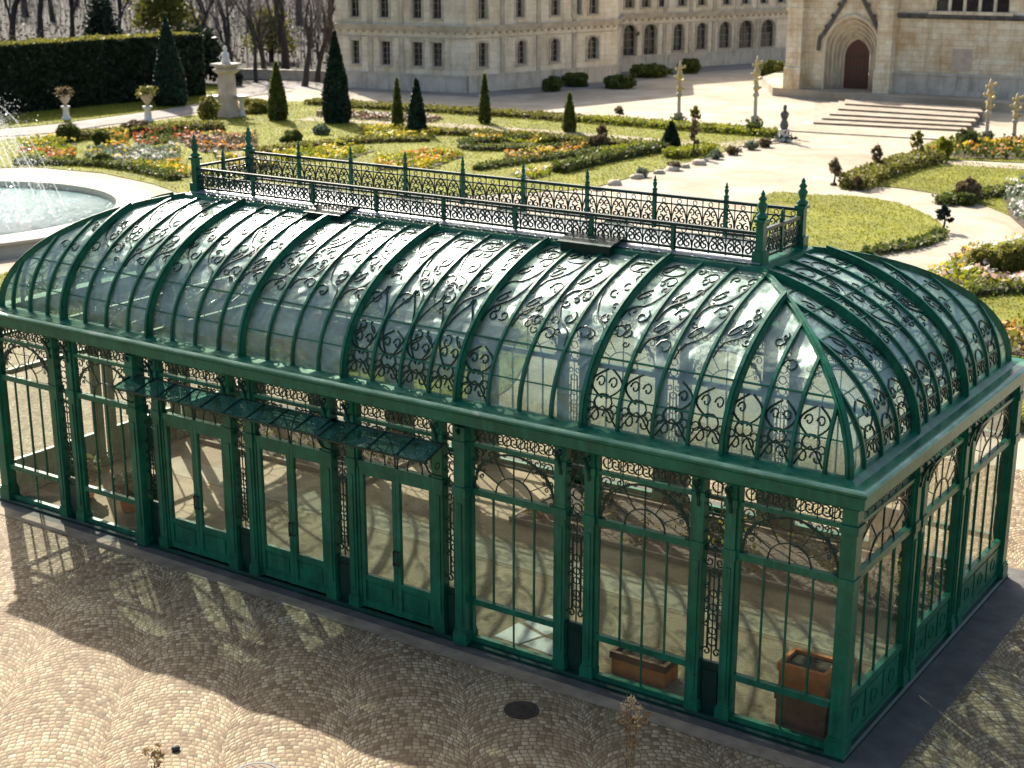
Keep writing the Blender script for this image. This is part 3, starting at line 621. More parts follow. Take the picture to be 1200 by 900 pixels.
for sd, mains, nsub, rows in ((SF, piers, 4, 7), (SB, piers, 4, 7), (SR, ep, 4, 8), (SL, ep, 4, 8)):
    st = [0]+list(mains)+[sd.ln]; cols = []
    for a, b in zip(st[:-1], st[1:]): cols += [a+(b-a)*i/nsub for i in range(nsub)]
    cols.append(sd.ln)
    # glazing bars with their panes
    mb = MB()
    for a in cols[1:-1]:
        if a not in mains: rib(mb, sd, a, .044, .05)
    lines = [.17, .36] if sd in (SF, SB) else [.12, .24, .36, .48, .6, .72, .84]
    for t in lines:
        d, z = dz(t); n_ = sd.nor(t); mb.sweep([sd.p(d, t), sd.p(sd.ln-d, t)], [n_, n_], [Vector((0, 0, 1)).cross(sd.u).cross(n_)*0+n_.cross(sd.u)]*2, .022, -.012, .022)
    o = mb.build('roof_slope', M['iron'], gh)
    g = MB()
    for a, b in zip(cols[:-1], cols[1:]):
        for r in range(rows):
            ts = [(r+k/2)/rows for k in range(3)]
            vs = [];
            for t in ts: vs += [sd.p(a, t), sd.p(b, t)]
            if (vs[0]-vs[1]).length < 1e-3: continue
            g.add(vs, [(0, 1, 3, 2), (2, 3, 5, 4)] if (vs[4]-vs[5]).length > 1e-3 else [(0, 1, 3, 2)]+([(2, 3, 4)] if (vs[2]-vs[3]).length > 1e-3 else []))
    g.build('pane', M['glass_roof'], o)
    # scrollwork
    sc = MB()
    for bi, (a, b) in enumerate(zip(st[:-1], st[1:])):
        for k in range(nsub):
            x0, x1 = a+(b-a)*k/nsub, a+(b-a)*(k+1)/nsub; w = x1-x0; c = (x0+x1)/2; dt = w/4.2
            tm = min(sd.tmax(x0), sd.tmax(x1), 1)
            def put(pts, r):
                if max(q[1] for q in pts) < tm-.01 and not (pts[0][1] > .15 and rs.random() < .18): sc.tube(on_roof(sd, pts), r*1.15, 4)
            # arabesque at the foot
            low = (sd is SF and bi in (0, 1, 3)) or (sd is SF and bi == 2 and k == 3) or sd is not SF
            if low:
                for q in (-1, 1):
                    put([(c+q*w*.22+w*.2*(1-.7*i/10)*math.cos(q*i*.65), .055+dt*.36*(1-.7*i/10)*math.sin(i*.65)+.01) for i in range(11)], .013)
                put([(c+w*.26*math.cos(i*.63), .14+dt*.3*math.sin(i*.63)) for i in range(11)], .015)
                for q in (-1, 1):
                    put([(c+q*w*(.06+.38*math.sin(math.pi*i/10)), .16+.15*i/10) for i in range(11)], .015)
                    put([(c+q*w*.18+w*.14*(1-.7*i/9)*math.cos(q*i*.7), .24+dt*.26*(1-.7*i/9)*math.sin(i*.7)) for i in range(10)], .013)
                    put([(c+q*w*.34+w*.10*math.cos(i*.7), .11+dt*.16*math.sin(i*.7)) for i in range(9)], .012)
                put([(x0+.04, .02), (c-w*.2, .09), (c, .12), (c+w*.2, .09), (x1-.04, .02)], .012)
            if sd is SF and bi == 3:   # tall arabesque of the middle bay
                for q in (-1, 1):
                    put([(c+q*w*(.04+.40*math.sin(math.pi*min(1, i/11))), .15+.40*i/12) for i in range(13)], .015); put([(c+q*w*.16*math.cos(i*.6), .60+dt*.22*math.sin(i*.6)) for i in range(6)], .012)
                    put([(c+q*w*.2+w*.16*(1-.6*i/9)*math.cos(q*i*.7+1), .30+dt*.28*(1-.6*i/9)*math.sin(i*.7+1)) for i in range(10)], .012)
            # tendrils towards the ridge
            for rep in range(3):
                t0 = .42+.19*rep+rs.uniform(-.04, .04); f = rs.choice((-1, 1)); ln_ = rs.uniform(.18, .3)
                path = [(c+f*w*.40*math.cos(math.pi*i/8), t0+ln_*i/8+.02*math.sin(i)) for i in range(9)]
                put(path, rs.uniform(.011, .018))
                put([(c-f*w*.2+w*.24*(1-.7*i/9)*math.cos(f*i*.7), t0+.05+dt*.32*(1-.7*i/9)*math.sin(i*.7)) for i in range(10)], .012)
                put([(c+f*w*.15+w*.22*(1-.7*i/9)*math.cos(-f*i*.7+2), t0+.15+dt*.3*(1-.7*i/9)*math.sin(i*.7+2)) for i in range(10)], .012)
            put([(c+w*.34*math.cos(i*.57), .90+dt*.26*math.sin(i*.57)) for i in range(12)], .013)
            for _ in range(7):    # small curls and leaf sprigs between the tendrils
                t0 = rs.uniform(.44, .93); x_ = c+w*rs.uniform(-.34, .34); ph = rs.uniform(0, 6.28); sg = rs.choice((-1, 1)); k_ = rs.uniform(.10, .17)
                put([(x_+w*k_*(1-.7*i/8)*math.cos(ph+sg*i*.75), t0+dt*k_*1.3*(1-.7*i/8)*math.sin(ph+sg*i*.75)) for i in range(9)], .011)
    sc.build('scrollwork', M['iron_dark'], o)
    for a in mains:
        mb = MB(); rib(mb, sd, a, .108, .09); rib(mb, sd, a, .05, .13); mb.build('rib', M['iron'], gh)
for sx, sy, ox, oy in ((-1, 1, 0, 0), (-1, -1, 0, WD), (1, 1, -LN, 0), (1, -1, -LN, WD)):
    mb = MB(); ts = [i/16 for i in range(17)]; path = []; nor = []; bi = []
    for t in ts:
        d, z = dz(t); path.append((ox+sx*d, oy+sy*d, z)); a, b = dn(t); nor.append(Vector((sx*a*.707, sy*a*.707, b)).normalized()); bi.append(Vector((-sy, sx, 0)).normalized())
    mb.sweep(path, nor, bi, .10, -.04, .05); mb.sweep(path, nor, bi, .05, .051, .085); mb.build('hip_rib', M['iron'], gh)
# ridge platform
x0, x1, y0, y1 = -LN+B_, -B_, B_, WD-B_
mb = MB(); mb.ring(x0, x1, y0, y1, [(-.34, Z1-.02), (.05, Z1-.10), (.08, Z1-.02), (.06, Z1+.06), (-.02, Z1+.075), (-.34, Z1+.12)]); mb.build('ridge_curb', M['iron'], gh)
mb = MB(); mb.box(x0+.3, x1-.3, y0+.3, y1-.3, Z1+.05, Z1+.135); pl = mb.build('ridge_platform', M['zinc'], gh)
nl = 10
for ya, yb in ((y0+.03, y0+.30), (y1-.03, y1-.30)):
    lg = MB()
    for i in range(nl):
        a, b = x0+.06+(x1-x0-.12)*i/nl, x0+.06+(x1-x0-.12)*(i+1)/nl
        lg.add([(a, ya, Z1+.09), (b, ya, Z1+.09), (b, yb, Z1+.145), (a, yb, Z1+.145)], [(0, 1, 2, 3)])
    lg.build('ledge_flashing', M['zinc'], gh)
ZP = Z1+.13; RH = .50; ry0, ry1, rx0, rx1 = y0+.18, y1-.18, x0+.12, x1-.12
def railing(p0, p1, posts, tall, RH):
    p0, p1 = Vector(p0), Vector(p1); ln_ = (p1-p0).length; u = (p1-p0)/ln_
    wl = Wall(p0, u, Vector((0, 0, 1)).cross(u)); mb = MB()
    wl.box(mb, 0, ln_, ZP+RH-.03, ZP+RH+.02, -.035, .035); wl.box(mb, 0, ln_, ZP+.02, ZP+.06, -.025, .025); wl.box(mb, 0, ln_, ZP+RH-.15, ZP+RH-.125, -.012, .012)
    n = round(ln_/.30); w = ln_/n
    for i in range(n):
        c = (i+.5)*w; zc = ZP+.06; hh = RH-.20
        wl.line(mb, [(c-w/2, ZP), (c-w/2, ZP+RH)], .011)
        for q in (-1, 1):
            wl.line(mb, spiral(c+q*w*.22, zc+hh*.3, w*.24, math.pi/2, q*1.1, 9), .017); wl.line(mb, spiral(c+q*w*.22, zc+hh*.74, w*.22, -math.pi/2, -q*1.1, 9), .015)
        wl.line(mb, arc(c, zc+hh*.05, w*.5, hh*.95, 0, math.pi, 8), .014)
        wl.line(mb, circle(c, ZP+RH-.085, .04, 7), .009)
    o = mb.build('ridge_railing', M['iron_dark'], gh)
    for i in range(1, posts):
        q = p0+(p1-p0)*i/posts; b = MB(); b.box(q.x-.03, q.x+.03, q.y-.03, q.y+.03, ZP, ZP+RH+(.06 if tall else .019))
        if tall: fin(b, q, ZP+RH+.06, tall, .042)
        b.build('railing_post', M['iron'], o)
def fin(b, q, z, h, r):
    b.lathe((q.x, q.y, z), [(r*.7, 0), (r*1.15, h*.04), (r*1.15, h*.12), (r*.55, h*.2), (r*.8, h*.36), (r*1.0, h*.48), (r*.5, h*.60), (r*.85, h*.68), (r*.35, h*.80), (r*.45, h*.86), (.004, h)], 10)
railing((rx1, ry0, 0), (rx0, ry0, 0), 8, 0, .42); railing((rx1, ry1, 0), (rx0, ry1, 0), 9, .27, .58)
railing((rx1, ry0, 0), (rx1, ry1, 0), 2, .18, .47); railing((rx0, ry0, 0), (rx0, ry1, 0), 2, .18, .47)
for cx, cy in ((rx1, ry0), (rx1, ry1), (rx0, ry0), (rx0, ry1)):
    b = MB(); b.box(cx-.062, cx+.062, cy-.062, cy+.062, Z1-.0, ZP+RH+.10); b.box(cx-.10, cx+.10, cy-.10, cy+.10, Z1, ZP+.14); b.box(cx-.095, cx+.095, cy-.095, cy+.095, ZP+RH+.1, ZP+RH+.15); fin(b, Vector((cx, cy, 0)), ZP+RH+.15, .46, .085)
    b.build('finial_post', M['iron'], gh)
# roof vents
for cx, w_, tl in ((-5.9, .95, .16), (-11.6, .8, .10)):
    b = MB(); c = [(cx-w_/2, y0-.22, Z1-.06), (cx+w_/2, y0-.22, Z1-.06), (cx+w_/2, y0+.34, Z1+.13), (cx-w_/2, y0+.34, Z1+.13)]
    b.hexa(c+[(p[0], p[1], p[2]+tl*(1 if i < 2 else .6)) for i, p in enumerate(c)])
    c2 = [(p[0]*1.0+(.04 if i in (1, 2) else -.04), p[1]+(-.05 if i < 2 else .04), p[2]+tl*(1 if i < 2 else .6)+.002) for i, p in enumerate(c)]
    b.hexa(c2+[(p[0], p[1], p[2]+.03) for p in c2]); b.build('roof_vent', M['iron_dark'], gh)

# ---- floor inside and paved apron round the building
mb = MB(); mb.box(-LN+.14, -.14, .14, WD-.14, -.01, .03); tag(mb.build('greenhouse_floor', M['inside']), kind='structure')
mb = MB(); mb.box(-LN+.3, -.3, 2.95, 3.75, .0301, .036); tag(mb.build('sun_streak_band', M['path']), kind='structure')  # streak of sunlight put into the floor as a paler band
mb = MB(); mb.add([(-LN-.6, -.36, .008), (.85, -.36, .008), (.85, WD+.6, .008), (-LN-.6, WD+.6, .008), (-LN-.1, -.1, .008), (.1, -.1, .008), (.1, WD+.1, .008), (-LN-.1, WD+.1, .008)], [(0, 1, 5, 4), (1, 2, 6, 5), (2, 3, 7, 6), (3, 0, 4, 7)])
tag(mb.build('paved_apron', M['apron']), kind='structure')
mb = MB(); mb.add([(-LN-.6, -.66, .008), (.85, -.66, .008), (.85, -.36, .008), (-LN-.6, -.36, .008)], [(0, 1, 2, 3)]); tag(mb.build('paving_strip', M['slab']), kind='structure')

# ---- planters and plants inside
def planter(name, label, x, y, w_, d_, h_, mats, z=.036):
    b = MB(); t = .04; r = thing(name, label, 'planter', (x, y, z))
    zz = z+.001
    b.box(x-w_/2, x+w_/2, y-d_/2, y+d_/2, zz, zz+h_-.12); b.build('box_body', mats[0], r)
    c = MB(); e = .025; c.ring(x-w_/2, x+w_/2, y-d_/2, y+d_/2, [(-t, zz+h_-.118), (e, zz+h_-.118), (e, zz+h_), (-t, zz+h_)]); c.build('rim', mats[1], r)
    s = MB(); s.add([(x-w_/2+t, y-d_/2+t, zz+h_-.05), (x+w_/2-t, y-d_/2+t, zz+h_-.05), (x+w_/2-t, y+d_/2-t, zz+h_-.05), (x-w_/2+t, y+d_/2-t, zz+h_-.05)], [(0, 1, 2, 3)]); s.build('soil', M['soil'], r)
    return r
planter('planter_box', 'brown clay planter box under the orange one behind the corner window', -.72, .62, .78, .6, .52, (M['brown_clay'], M['brown_clay']))
planter('planter_box', 'bright orange terracotta planter box behind the corner window pane', -.74, .62, .72, .56, .46, (M['terracotta'], M['terracotta']), .56)
planter('planter_box', 'low wide terracotta trough behind the second window from the corner post', -3.45, .55, .95, .45, .38, (M['terracotta'], M['brown_clay']))
def potted(label, x, y, h_, r_, fol, n=500, base=.036):
    r = thing('potted_plant', label, 'potted plant', (x, y, base)); b = MB()
    b.lathe((x, y, base), [(.13, 0), (.15, .02), (.20, .30), (.23, .31), (.23, .37), (.19, .37), (.18, .32)], 14); b.build('pot', M['terracotta'], r)
    v = RNG.normal(size=(n, 3)); v /= np.linalg.norm(v, axis=1)[:, None]; v *= (RNG.random(n)**.4)[:, None]
    p = np.array([x, y, base+.37+h_*.5])+v*np.array([r_, r_, h_*.55]); leaves('foliage', p, .13, fol, r)
for i, (lb, x, y, h_, r_, f) in enumerate([
    ('leafy green plant in a terracotta pot inside the far window', -16.9, .9, .5, .32, FOL['box']), ('brown leaved plant in a terracotta pot inside the window left of doors', -14.9, .8, .45, .42, FOL['brown']),
    ('white flowering plant in a pot between the two at the far window', -15.6, .9, .4, .30, FOL['sage'])]): potted(lb, x, y, h_, r_, f)
mb = MB()
for qd in ([(-6.2, .35), (-5.7, .33), (-5.55, .8), (-6.15, 1.0)], [(-5.65, .36), (-5.0, .3), (-4.9, .75), (-5.48, .78)], [(-6.1, 1.08), (-5.5, .86), (-5.3, 1.5), (-5.9, 1.55)]): mb.add([(x, y, .0365) for x, y in qd], [(0, 1, 2, 3)])
tag(mb.build('floor_slab', M['white_stone']), kind='structure')

# planting beds along the back of the house: bare brown earth with a few withered shoots
for bx0, bx1, lb in ((-8.9, -.4, 'long brown earth bed along the back windows inside'), (-17.8, -12.6, 'shorter earth bed at the far end inside')):
    r = thing('planting_bed', lb, 'planting bed', ((bx0+bx1)/2, 5.9, .03)); b = MB(); b.ring(bx0, bx1, 4.75, 7.1, [(0, .031), (0, .13), (-.07, .13), (-.07, .031)]); b.build('edging', M['slab'], r)
    b = MB(); nx, ny = 40, 10
    vs = [(bx0+.07+(bx1-bx0-.14)*i/nx, 4.82+2.21*j/ny, .10+.07*mnoise.noise((i*.5, j*.6, bx0))) for j in range(ny+1) for i in range(nx+1)]
    b.add(vs, [(j*(nx+1)+i, j*(nx+1)+i+1, (j+1)*(nx+1)+i+1, (j+1)*(nx+1)+i) for j in range(ny) for i in range(nx)], True); b.build('soil', M['soil'], r)
    n = int((bx1-bx0)*160); q = np.c_[RNG.uniform(bx0+.1, bx1-.1, n), RNG.uniform(4.85, 7.0, n), .12+RNG.random(n)**2*.35]
    k = np.array([mnoise.noise((a*1.1, c*1.1, 4)) for a, c, _ in q]) > .05
    leaves('foliage', q[k], .065, FOL['olive'], r, aspect=2)

# ================================================================== GROUND
mb = MB(); mb.add([(-1200, -300, -.012), (600, -300, -.012), (600, 1200, -.012), (-1200, 1200, -.012)], [(0, 1, 2, 3)]); tag(mb.build('ground', M['litter']), kind='structure')
def sheet(name, mat, pts, z):
    mb = MB(); mb.poly(pts, z); return tag(mb.build(name, mat), kind='structure')
# esplanade of pale gravel
sheet('esplanade', M['gravel'], [(-66, 20), (-78, 45), (-76, 64), (-82, 84), (-60, 128), (30, 150), (60, 60), (40, 8), (8, 9.5), (-19.5, 9.5), (-40, 9.5)], -.008)
# cobbled court
sheet('cobbled_court', M['cobble'], [(-40, -30), (30, -30), (30, 14), (1.2, 14), (-22, 11), (-36, 11)], 0)
sheet('road', M['road'], gp([(250, 112), (330, 104), (420, 107), (560, 114), (700, 104), (800, 86), (925, 78), (880, 70), (700, 86), (560, 104), (420, 96), (330, 94), (240, 104)]), -.004)

def lawn(pts_px, z=.03, name='lawn', smooth=True, mat='lawn'):
    pts = gp(pts_px); pts = smoothline(pts, 5, True) if smooth else pts
    mb = MB(); mb.poly(pts, -.01, z); tag(mb.build(name, M[mat]), kind='structure'); return pts
LAWNS = []
LAWNS.append((lawn([(-60, 152), (25, 149), (120, 138), (232, 121), (262, 106), (240, 100), (-60, 122)]), .03))
LAWNS.append((lawn([(-40, 166), (30, 162), (110, 153), (238, 134), (330, 119), (430, 120), (570, 130), (720, 140), (890, 152), (918, 160), (880, 168), (830, 184), (760, 202), (690, 222), (500, 232), (300, 238), (225, 232), (180, 216), (120, 203), (40, 196), (-40, 198)], smooth=False), .03))
LAWNS.append((lawn([(900, 228), (955, 229), (1010, 231), (1060, 241), (1098, 259), (1105, 272), (1090, 284), (1020, 300), (930, 306), (880, 270)]), .03))
LAWNS.append((lawn([(985, 222), (1030, 203), (1090, 190), (1200, 196), (1260, 200), (1260, 262), (1200, 258), (1150, 240), (1090, 226), (1035, 219)]), .03))
LAWNS.append((lawn([(1075, 186), (1092, 166), (1150, 163), (1260, 168), (1260, 192), (1200, 191), (1130, 188)]), .03))
LAWNS.append((lawn([(1060, 332), (1100, 312), (1165, 286), (1230, 282), (1300, 300), (1300, 430), (1200, 425), (1165, 405), (1120, 380), (1080, 355)]), .03))
LAWNS.append((lawn([(1150, 446), (1200, 440), (1290, 448), (1290, 505), (1200, 503), (1150, 497)]), .03))
bl = smoothline([(-34, 10.2), (-26, 9.6), (-18, 9.9), (-14.2, 10.8), (-14.8, 14), (-18, 18.5), (-25, 20.5), (-33, 20), (-36.5, 15)], 5, True)
mb = MB(); mb.poly(bl, -.01, .03); tag(mb.build('lawn', M['lawn']), kind='structure'); LAWNS.append((bl, .03))
# gravel strips inside the parterre
def strip(name, mat, px, w_, z):
    c = smoothline(gp(px), 5); Lf, Rt = [], []
    for i, p in enumerate(c):
        a = Vector(c[min(i+1, len(c)-1)])-Vector(c[max(i-1, 0)]); a.normalize(); n_ = Vector((-a.y, a.x))
        k = w_*(.9+.25*mnoise.noise((p[0]*.2, p[1]*.2, 0))); Lf.append((p[0]+n_.x*k/2, p[1]+n_.y*k/2)); Rt.append((p[0]-n_.x*k/2, p[1]-n_.y*k/2))
    mb = MB(); m = len(c)
    mb.add([(x, y, z) for x, y in Lf]+[(x, y, z) for x, y in Rt], [(i, i+1, m+i+1, m+i) for i in range(m-1)]); tag(mb.build(name, M[mat]), kind='structure'); return c
strip('garden_path', 'path', [(355, 139), (430, 143), (520, 147), (600, 153), (700, 160), (770, 166), (850, 170), (905, 165)], 2.2, .036)
strip('garden_path', 'road', [(-60, 160), (30, 156), (110, 146), (230, 128), (275, 113), (330, 106)], 2.6, .036)
strip('garden_path', 'gravel', [(1080, 190), (1130, 193), (1200, 197), (1270, 200)], 1.5, .036)
# pale stones edging the esplanade
rk = random.Random(8)
edge = smoothline(gp([(700, 224), (760, 206), (800, 196), (835, 187), (880, 172), (915, 166)]), 5)
k = 0
for i, p in enumerate(edge):
    if i % 2: continue
    q = (p[0]+rk.uniform(-.2, .2), p[1]+rk.uniform(-.2, .2)); b = MB(); r = rk.uniform(.2, .42)
    b.lathe((q[0], q[1], 0), [(r, -.05), (r*1.05, r*.2), (r*.8, r*.5), (r*.3, r*.62)], 9)
    for j, v in enumerate(b.v): b.v[j] = (v[0]+rk.uniform(-.08, .08), v[1]+rk.uniform(-.08, .08), v[2]+rk.uniform(-.03, .03))
    tag(b.build('edging_stone', M['trim'], origin=(q[0], q[1], 0)), 'pale rough stone edging the lawn along the esplanade', 'stone', 'stones edging the esplanade')
# grass blades on all lawns
gpnts = []
for pts, z in LAWNS:
    a = area(pts); n = int(min(60000, a*70)); q = fill(pts, n); gpnts.append(np.c_[q, z+.012+.04*RNG.random(len(q))])
gpnts = np.vstack(gpnts); tag(leaves('grass', gpnts, .045, FOL['grass'], aspect=2.2), 'short yellow-green grass of the lawns', 'grass', kind='stuff')

# ---- hedges, beds, bushes
def hedge(px, w_, h_, fol, label, cat='hedge', name='low_hedge', dens=210, leaf=.13, group=None):
    c = smoothline(gp(px), 6); c0 = c[len(c)//2]; r = thing(name, label, cat, (c0[0], c0[1], 0), group)
    seg = [(Vector((*c[i], 0)), Vector((*c[i+1], 0))) for i in range(len(c)-1)]; core = MB(); pts = []
    for a, b in seg:
        d = (b-a); ln_ = d.length
        if ln_ < 1e-6: continue
        d /= ln_; n_ = Vector((-d.y, d.x, 0)); n = int(ln_*dens*(w_+2*h_)/2)
        t = RNG.random(n); side = RNG.random(n); hs = 2*h_+w_
        for ti, si in zip(t, side):
            k = si*hs
            if k < h_: o, z = -w_/2, k
            elif k < h_+w_: o, z = k-h_-w_/2, h_
            else: o, z = w_/2, hs-k
            q = a+d*(ti*ln_)+n_*o; j = .13*mnoise.noise((q.x*1.3, q.y*1.3, z*2))+.1
            pts.append((q.x+RNG.normal()*.05+n_.x*o*j*2, q.y+RNG.normal()*.05+n_.y*o*j*2, max(.03, z*(1+j*1.2)+RNG.normal()*.05)))
        core.hexa([a-n_*w_*.3, b-n_*w_*.3, b+n_*w_*.3, a+n_*w_*.3]+[x+Vector((0, 0, h_*.8)) for x in (a-n_*w_*.3, b-n_*w_*.3, b+n_*w_*.3, a+n_*w_*.3)])
    for (a, sg) in ((seg[0][0], -1), (seg[-1][1], 1)):
        q0, q1 = seg[0] if sg < 0 else seg[-1]; d = (q1-q0).normalized()*sg; n_ = Vector((-d.y, d.x, 0))
        for _ in range(int(dens*w_*h_*1.6)+30):
            q = a+d*RNG.normal()*.09+n_*RNG.uniform(-w_/2, w_/2); pts.append((q.x, q.y, RNG.uniform(.03, h_)))
    core.build('branches', M['soil'], r); leaves('foliage', pts, leaf, fol, r); return r
HG = [
 ([(365, 122), (430, 127), (520, 132), (600, 137), (680, 143)], 1.6, .5, 'olive', 'long olive hedge along the far road edge of the parterre'),
 ([(690, 143), (760, 149), (830, 154), (905, 160)], 1.6, .55, 'lime', 'bright yellow-green hedge between esplanade and the golden columns'),
 ([(655, 203), (700, 192), (745, 183), (778, 177)], .8, .7, 'box', 'dark hedge ending at the small dark cone beside esplanade'),
 ([(20, 193), (90, 194), (150, 199), (205, 212)], .8, .45, 'box', 'dark low hedge along the fountain lawn'),
 ([(90, 164), (150, 160), (215, 154), (260, 152)], 1.2, .7, 'olive', 'shaggy olive hedge below the two urns'),
 ([(545, 170), (600, 166), (650, 164), (690, 170), (660, 176), (590, 177), (548, 176), (545, 170)], .6, .45, 'box', 'looped dark box hedge in the middle of the parterre'),
 ([(300, 182), (360, 174), (430, 168), (500, 166)], .7, .45, 'olive', 'low olive hedge crossing the parterre near the cypress pair'),
 ([(470, 156), (540, 159), (620, 163), (700, 170), (752, 172)], .8, .5, 'olive', 'olive hedge along the inner gravel path'),
 ([(560, 200), (610, 192), (660, 186), (720, 178)], .7, .4, 'box', 'box hedge between yellow borders nearest the ridge finials'),
 ([(1000, 222), (1030, 208), (1060, 198), (1095, 190)], 1.3, .8, 'olive', 'thick olive hedge beside the row of sapling trees'),
 ([(1015, 299), (1060, 292), (1090, 284), (1102, 275)], .5, .35, 'box', 'narrow dark edging hedge round the half-moon lawn'),
 ([(1105, 240), (1150, 232), (1200, 226), (1260, 226)], .9, .5, 'box', 'dark hedge on the lawn behind the brown bush'),
 ([(1130, 348), (1170, 345), (1210, 343), (1260, 342)], .5, .4, 'box', 'clipped dark hedge in front of the right flower bed'),
 ([(1165, 500), (1200, 503), (1260, 506)], .6, .4, 'box', 'dark hedge at the lawn edge beside the cobbles'),
 ([(705, 182), (740, 176), (770, 172)], 1.0, .4, 'lime', 'short yellow-green hedge left of the small dark cone'),
 ([(785, 186), (810, 183), (832, 178)], 1.1, .7, 'lime', 'yellow-green hedge block right of the small dark cone'),
]
for px, w_, h_, f, lb in HG: hedge(px, w_*.85, h_*.62, FOL[f], lb)
def bed(px, label, leafs, flowers, h_=.35, dens=26, fl=14, name='flower_bed', size=.2):
    pts = gp(px); a = area(pts); c = np.mean(pts, 0); r = thing(name, label, 'flower bed', (c[0], c[1], 0))
    mb = MB(); mb.poly(pts, -.01, .06); mb.build('soil', M['soil'], r)
    q = fill(pts, int(a*dens)); hz = np.array([.5+.9*mnoise.noise((x*.9, y*.9, 3)) for x, y in q])
    leaves('foliage', np.c_[q, .06+np.clip(hz, .1, 1.6)*h_*RNG.random(len(q))**.6], size, leafs, r)
    for i, f in enumerate(flowers):
        q = fill(pts, int(a*fl)); m = np.array([mnoise.noise((x*.45+9*i, y*.45, 7*i)) for x, y in q]) > (-.05 if len(flowers) == 1 else .02)
        q = q[m]; hz = np.array([.5+.9*mnoise.noise((x*.9, y*.9, 3)) for x, y in q])
        if len(q): leaves('blossom', np.c_[q, .08+np.clip(hz, .15, 1.6)*h_+RNG.random(len(q))*.06], size*.85, f, r, flat=.4, aspect=1.1)
BD = [
 ([(22, 178), (60, 174), (90, 176), (88, 187), (40, 190), (20, 188)], 'bed of red flowers nearest the fountain spray', 'lime', ['red', 'orange'], .35),
 ([(20, 166), (80, 163), (90, 170), (60, 173), (22, 176)], 'yellow flowered bed behind the red one near the fountain', 'lime', ['yellow'], .4),
 ([(125, 164), (150, 161), (150, 176), (125, 180)], 'small bed of orange flowers between two round bushes', 'olive', ['orange', 'yellow'], .5),
 ([(155, 160), (222, 157), (226, 167), (160, 172)], 'bed of scarlet flowers below the statue path', 'box', ['red', 'red'], .4),
 ([(224, 160), (300, 160), (302, 176), (240, 180), (216, 172)], 'brownish pink flower bed behind the ridge railing end', 'brown', ['pink', 'orange'], .35),
 ([(100, 178), (150, 176), (212, 174), (210, 192), (150, 192), (100, 186)], 'pale silvery bed with white flowers beside the fountain lawn', 'sage', ['white', 'yellow'], .4),
 ([(140, 194), (210, 192), (228, 208), (200, 210), (160, 198)], 'yellow border along the dark fountain hedge', 'lime', ['yellow', 'orange'], .35),
 ([(318, 178), (400, 172), (440, 178), (400, 190), (320, 190)], 'long bed of yellow flowers behind the second railing finial', 'lime', ['yellow'], .35),
 ([(545, 158), (600, 158), (645, 162), (640, 170), (560, 168)], 'golden bed inside the looped box hedge', 'lime', ['yellow', 'orange'], .3),
 ([(440, 186), (520, 178), (545, 184), (500, 200), (440, 200)], 'orange speckled bed behind the middle finials', 'lime', ['orange', 'yellow'], .3),
 ([(590, 182), (650, 176), (690, 174), (660, 186), (600, 194)], 'rust and yellow bed left of the dark triangular hedge', 'olive', ['orange', 'yellow'], .35),
 ([(600, 204), (650, 196), (640, 208), (610, 214)], 'small sunny bed near the last railing finials', 'lime', ['yellow', 'white'], .3),
 ([(372, 132), (440, 134), (520, 140), (500, 145), (420, 141), (372, 138)], 'pinkish heather bed between the two cypress pairs', 'brown', ['pink', 'white'], .3),
 ([(420, 150), (470, 152), (520, 156), (500, 166), (430, 164)], 'green and yellow bed at foot of the cypress pair', 'lime', ['yellow'], .4),
 ([(250, 184), (310, 186), (330, 200), (270, 200)], 'leafy bed behind the corner of the ridge railing', 'olive', ['yellow', 'white'], .35),
 ([(1085, 176), (1120, 170), (1200, 170), (1270, 174), (1270, 189), (1200, 188), (1120, 186)], 'mixed bed with yellow flowers below the stone steps', 'box', ['yellow', 'orange'], .7),
 ([(1080, 330), (1105, 314), (1160, 290), (1230, 286), (1260, 300), (1260, 338), (1180, 342), (1130, 345)], 'wide mixed bed with pale flowers behind the roof end', 'lime', ['pink', 'white', 'yellow'], .5),
 ([(1150, 392), (1200, 384), (1270, 386), (1270, 425), (1200, 420), (1165, 412)], 'orange and yellow flower bed nearest the eave corner', 'olive', ['orange', 'yellow', 'pink'], .4),
 ([(1176, 232), (1200, 222), (1260, 222), (1260, 275), (1200, 268), (1182, 252)], 'bed of white flowering shrubs beside the curved path', 'sage', ['white', 'white'], .9),
]
for px, lb, f, fl, h_ in BD:
    bed(px, lb, FOL[f], [FOL[x] for x in fl], h_)
def bush(px, py, wpx, hpx, fol, label, name='round_bush', n=1700, squash=1.0, cat='bush', leaf=None):
    g = G(px, py); m = pix(g); rx, h_ = wpx*m/2, hpx*m*1.06
    r = thing(name, label, cat, (g.x, g.y, .03)); v = RNG.normal(size=(n, 3)); v /= np.linalg.norm(v, axis=1)[:, None]
    nn = np.array([mnoise.noise((a*1.7+px, b*1.7, c*1.7+py)) for a, b, c in v]); v *= (.78+.48*nn+.16*RNG.random(n))[:, None]
    p = np.array([g.x, g.y, .03+h_*.42])+v*np.array([rx, rx, h_*.56]); p[:, 2] = np.maximum(p[:, 2], .06)
    b = MB(); b.lathe((g.x, g.y, .03), [(rx*.3, 0), (rx*.5, h_*.3), (rx*.45, h_*.6), (rx*.2, h_*.75)], 9); b.build('branches', M['bark'], r)
    leaves('foliage', p, leaf or max(.12, rx*.16), fol, r); return r
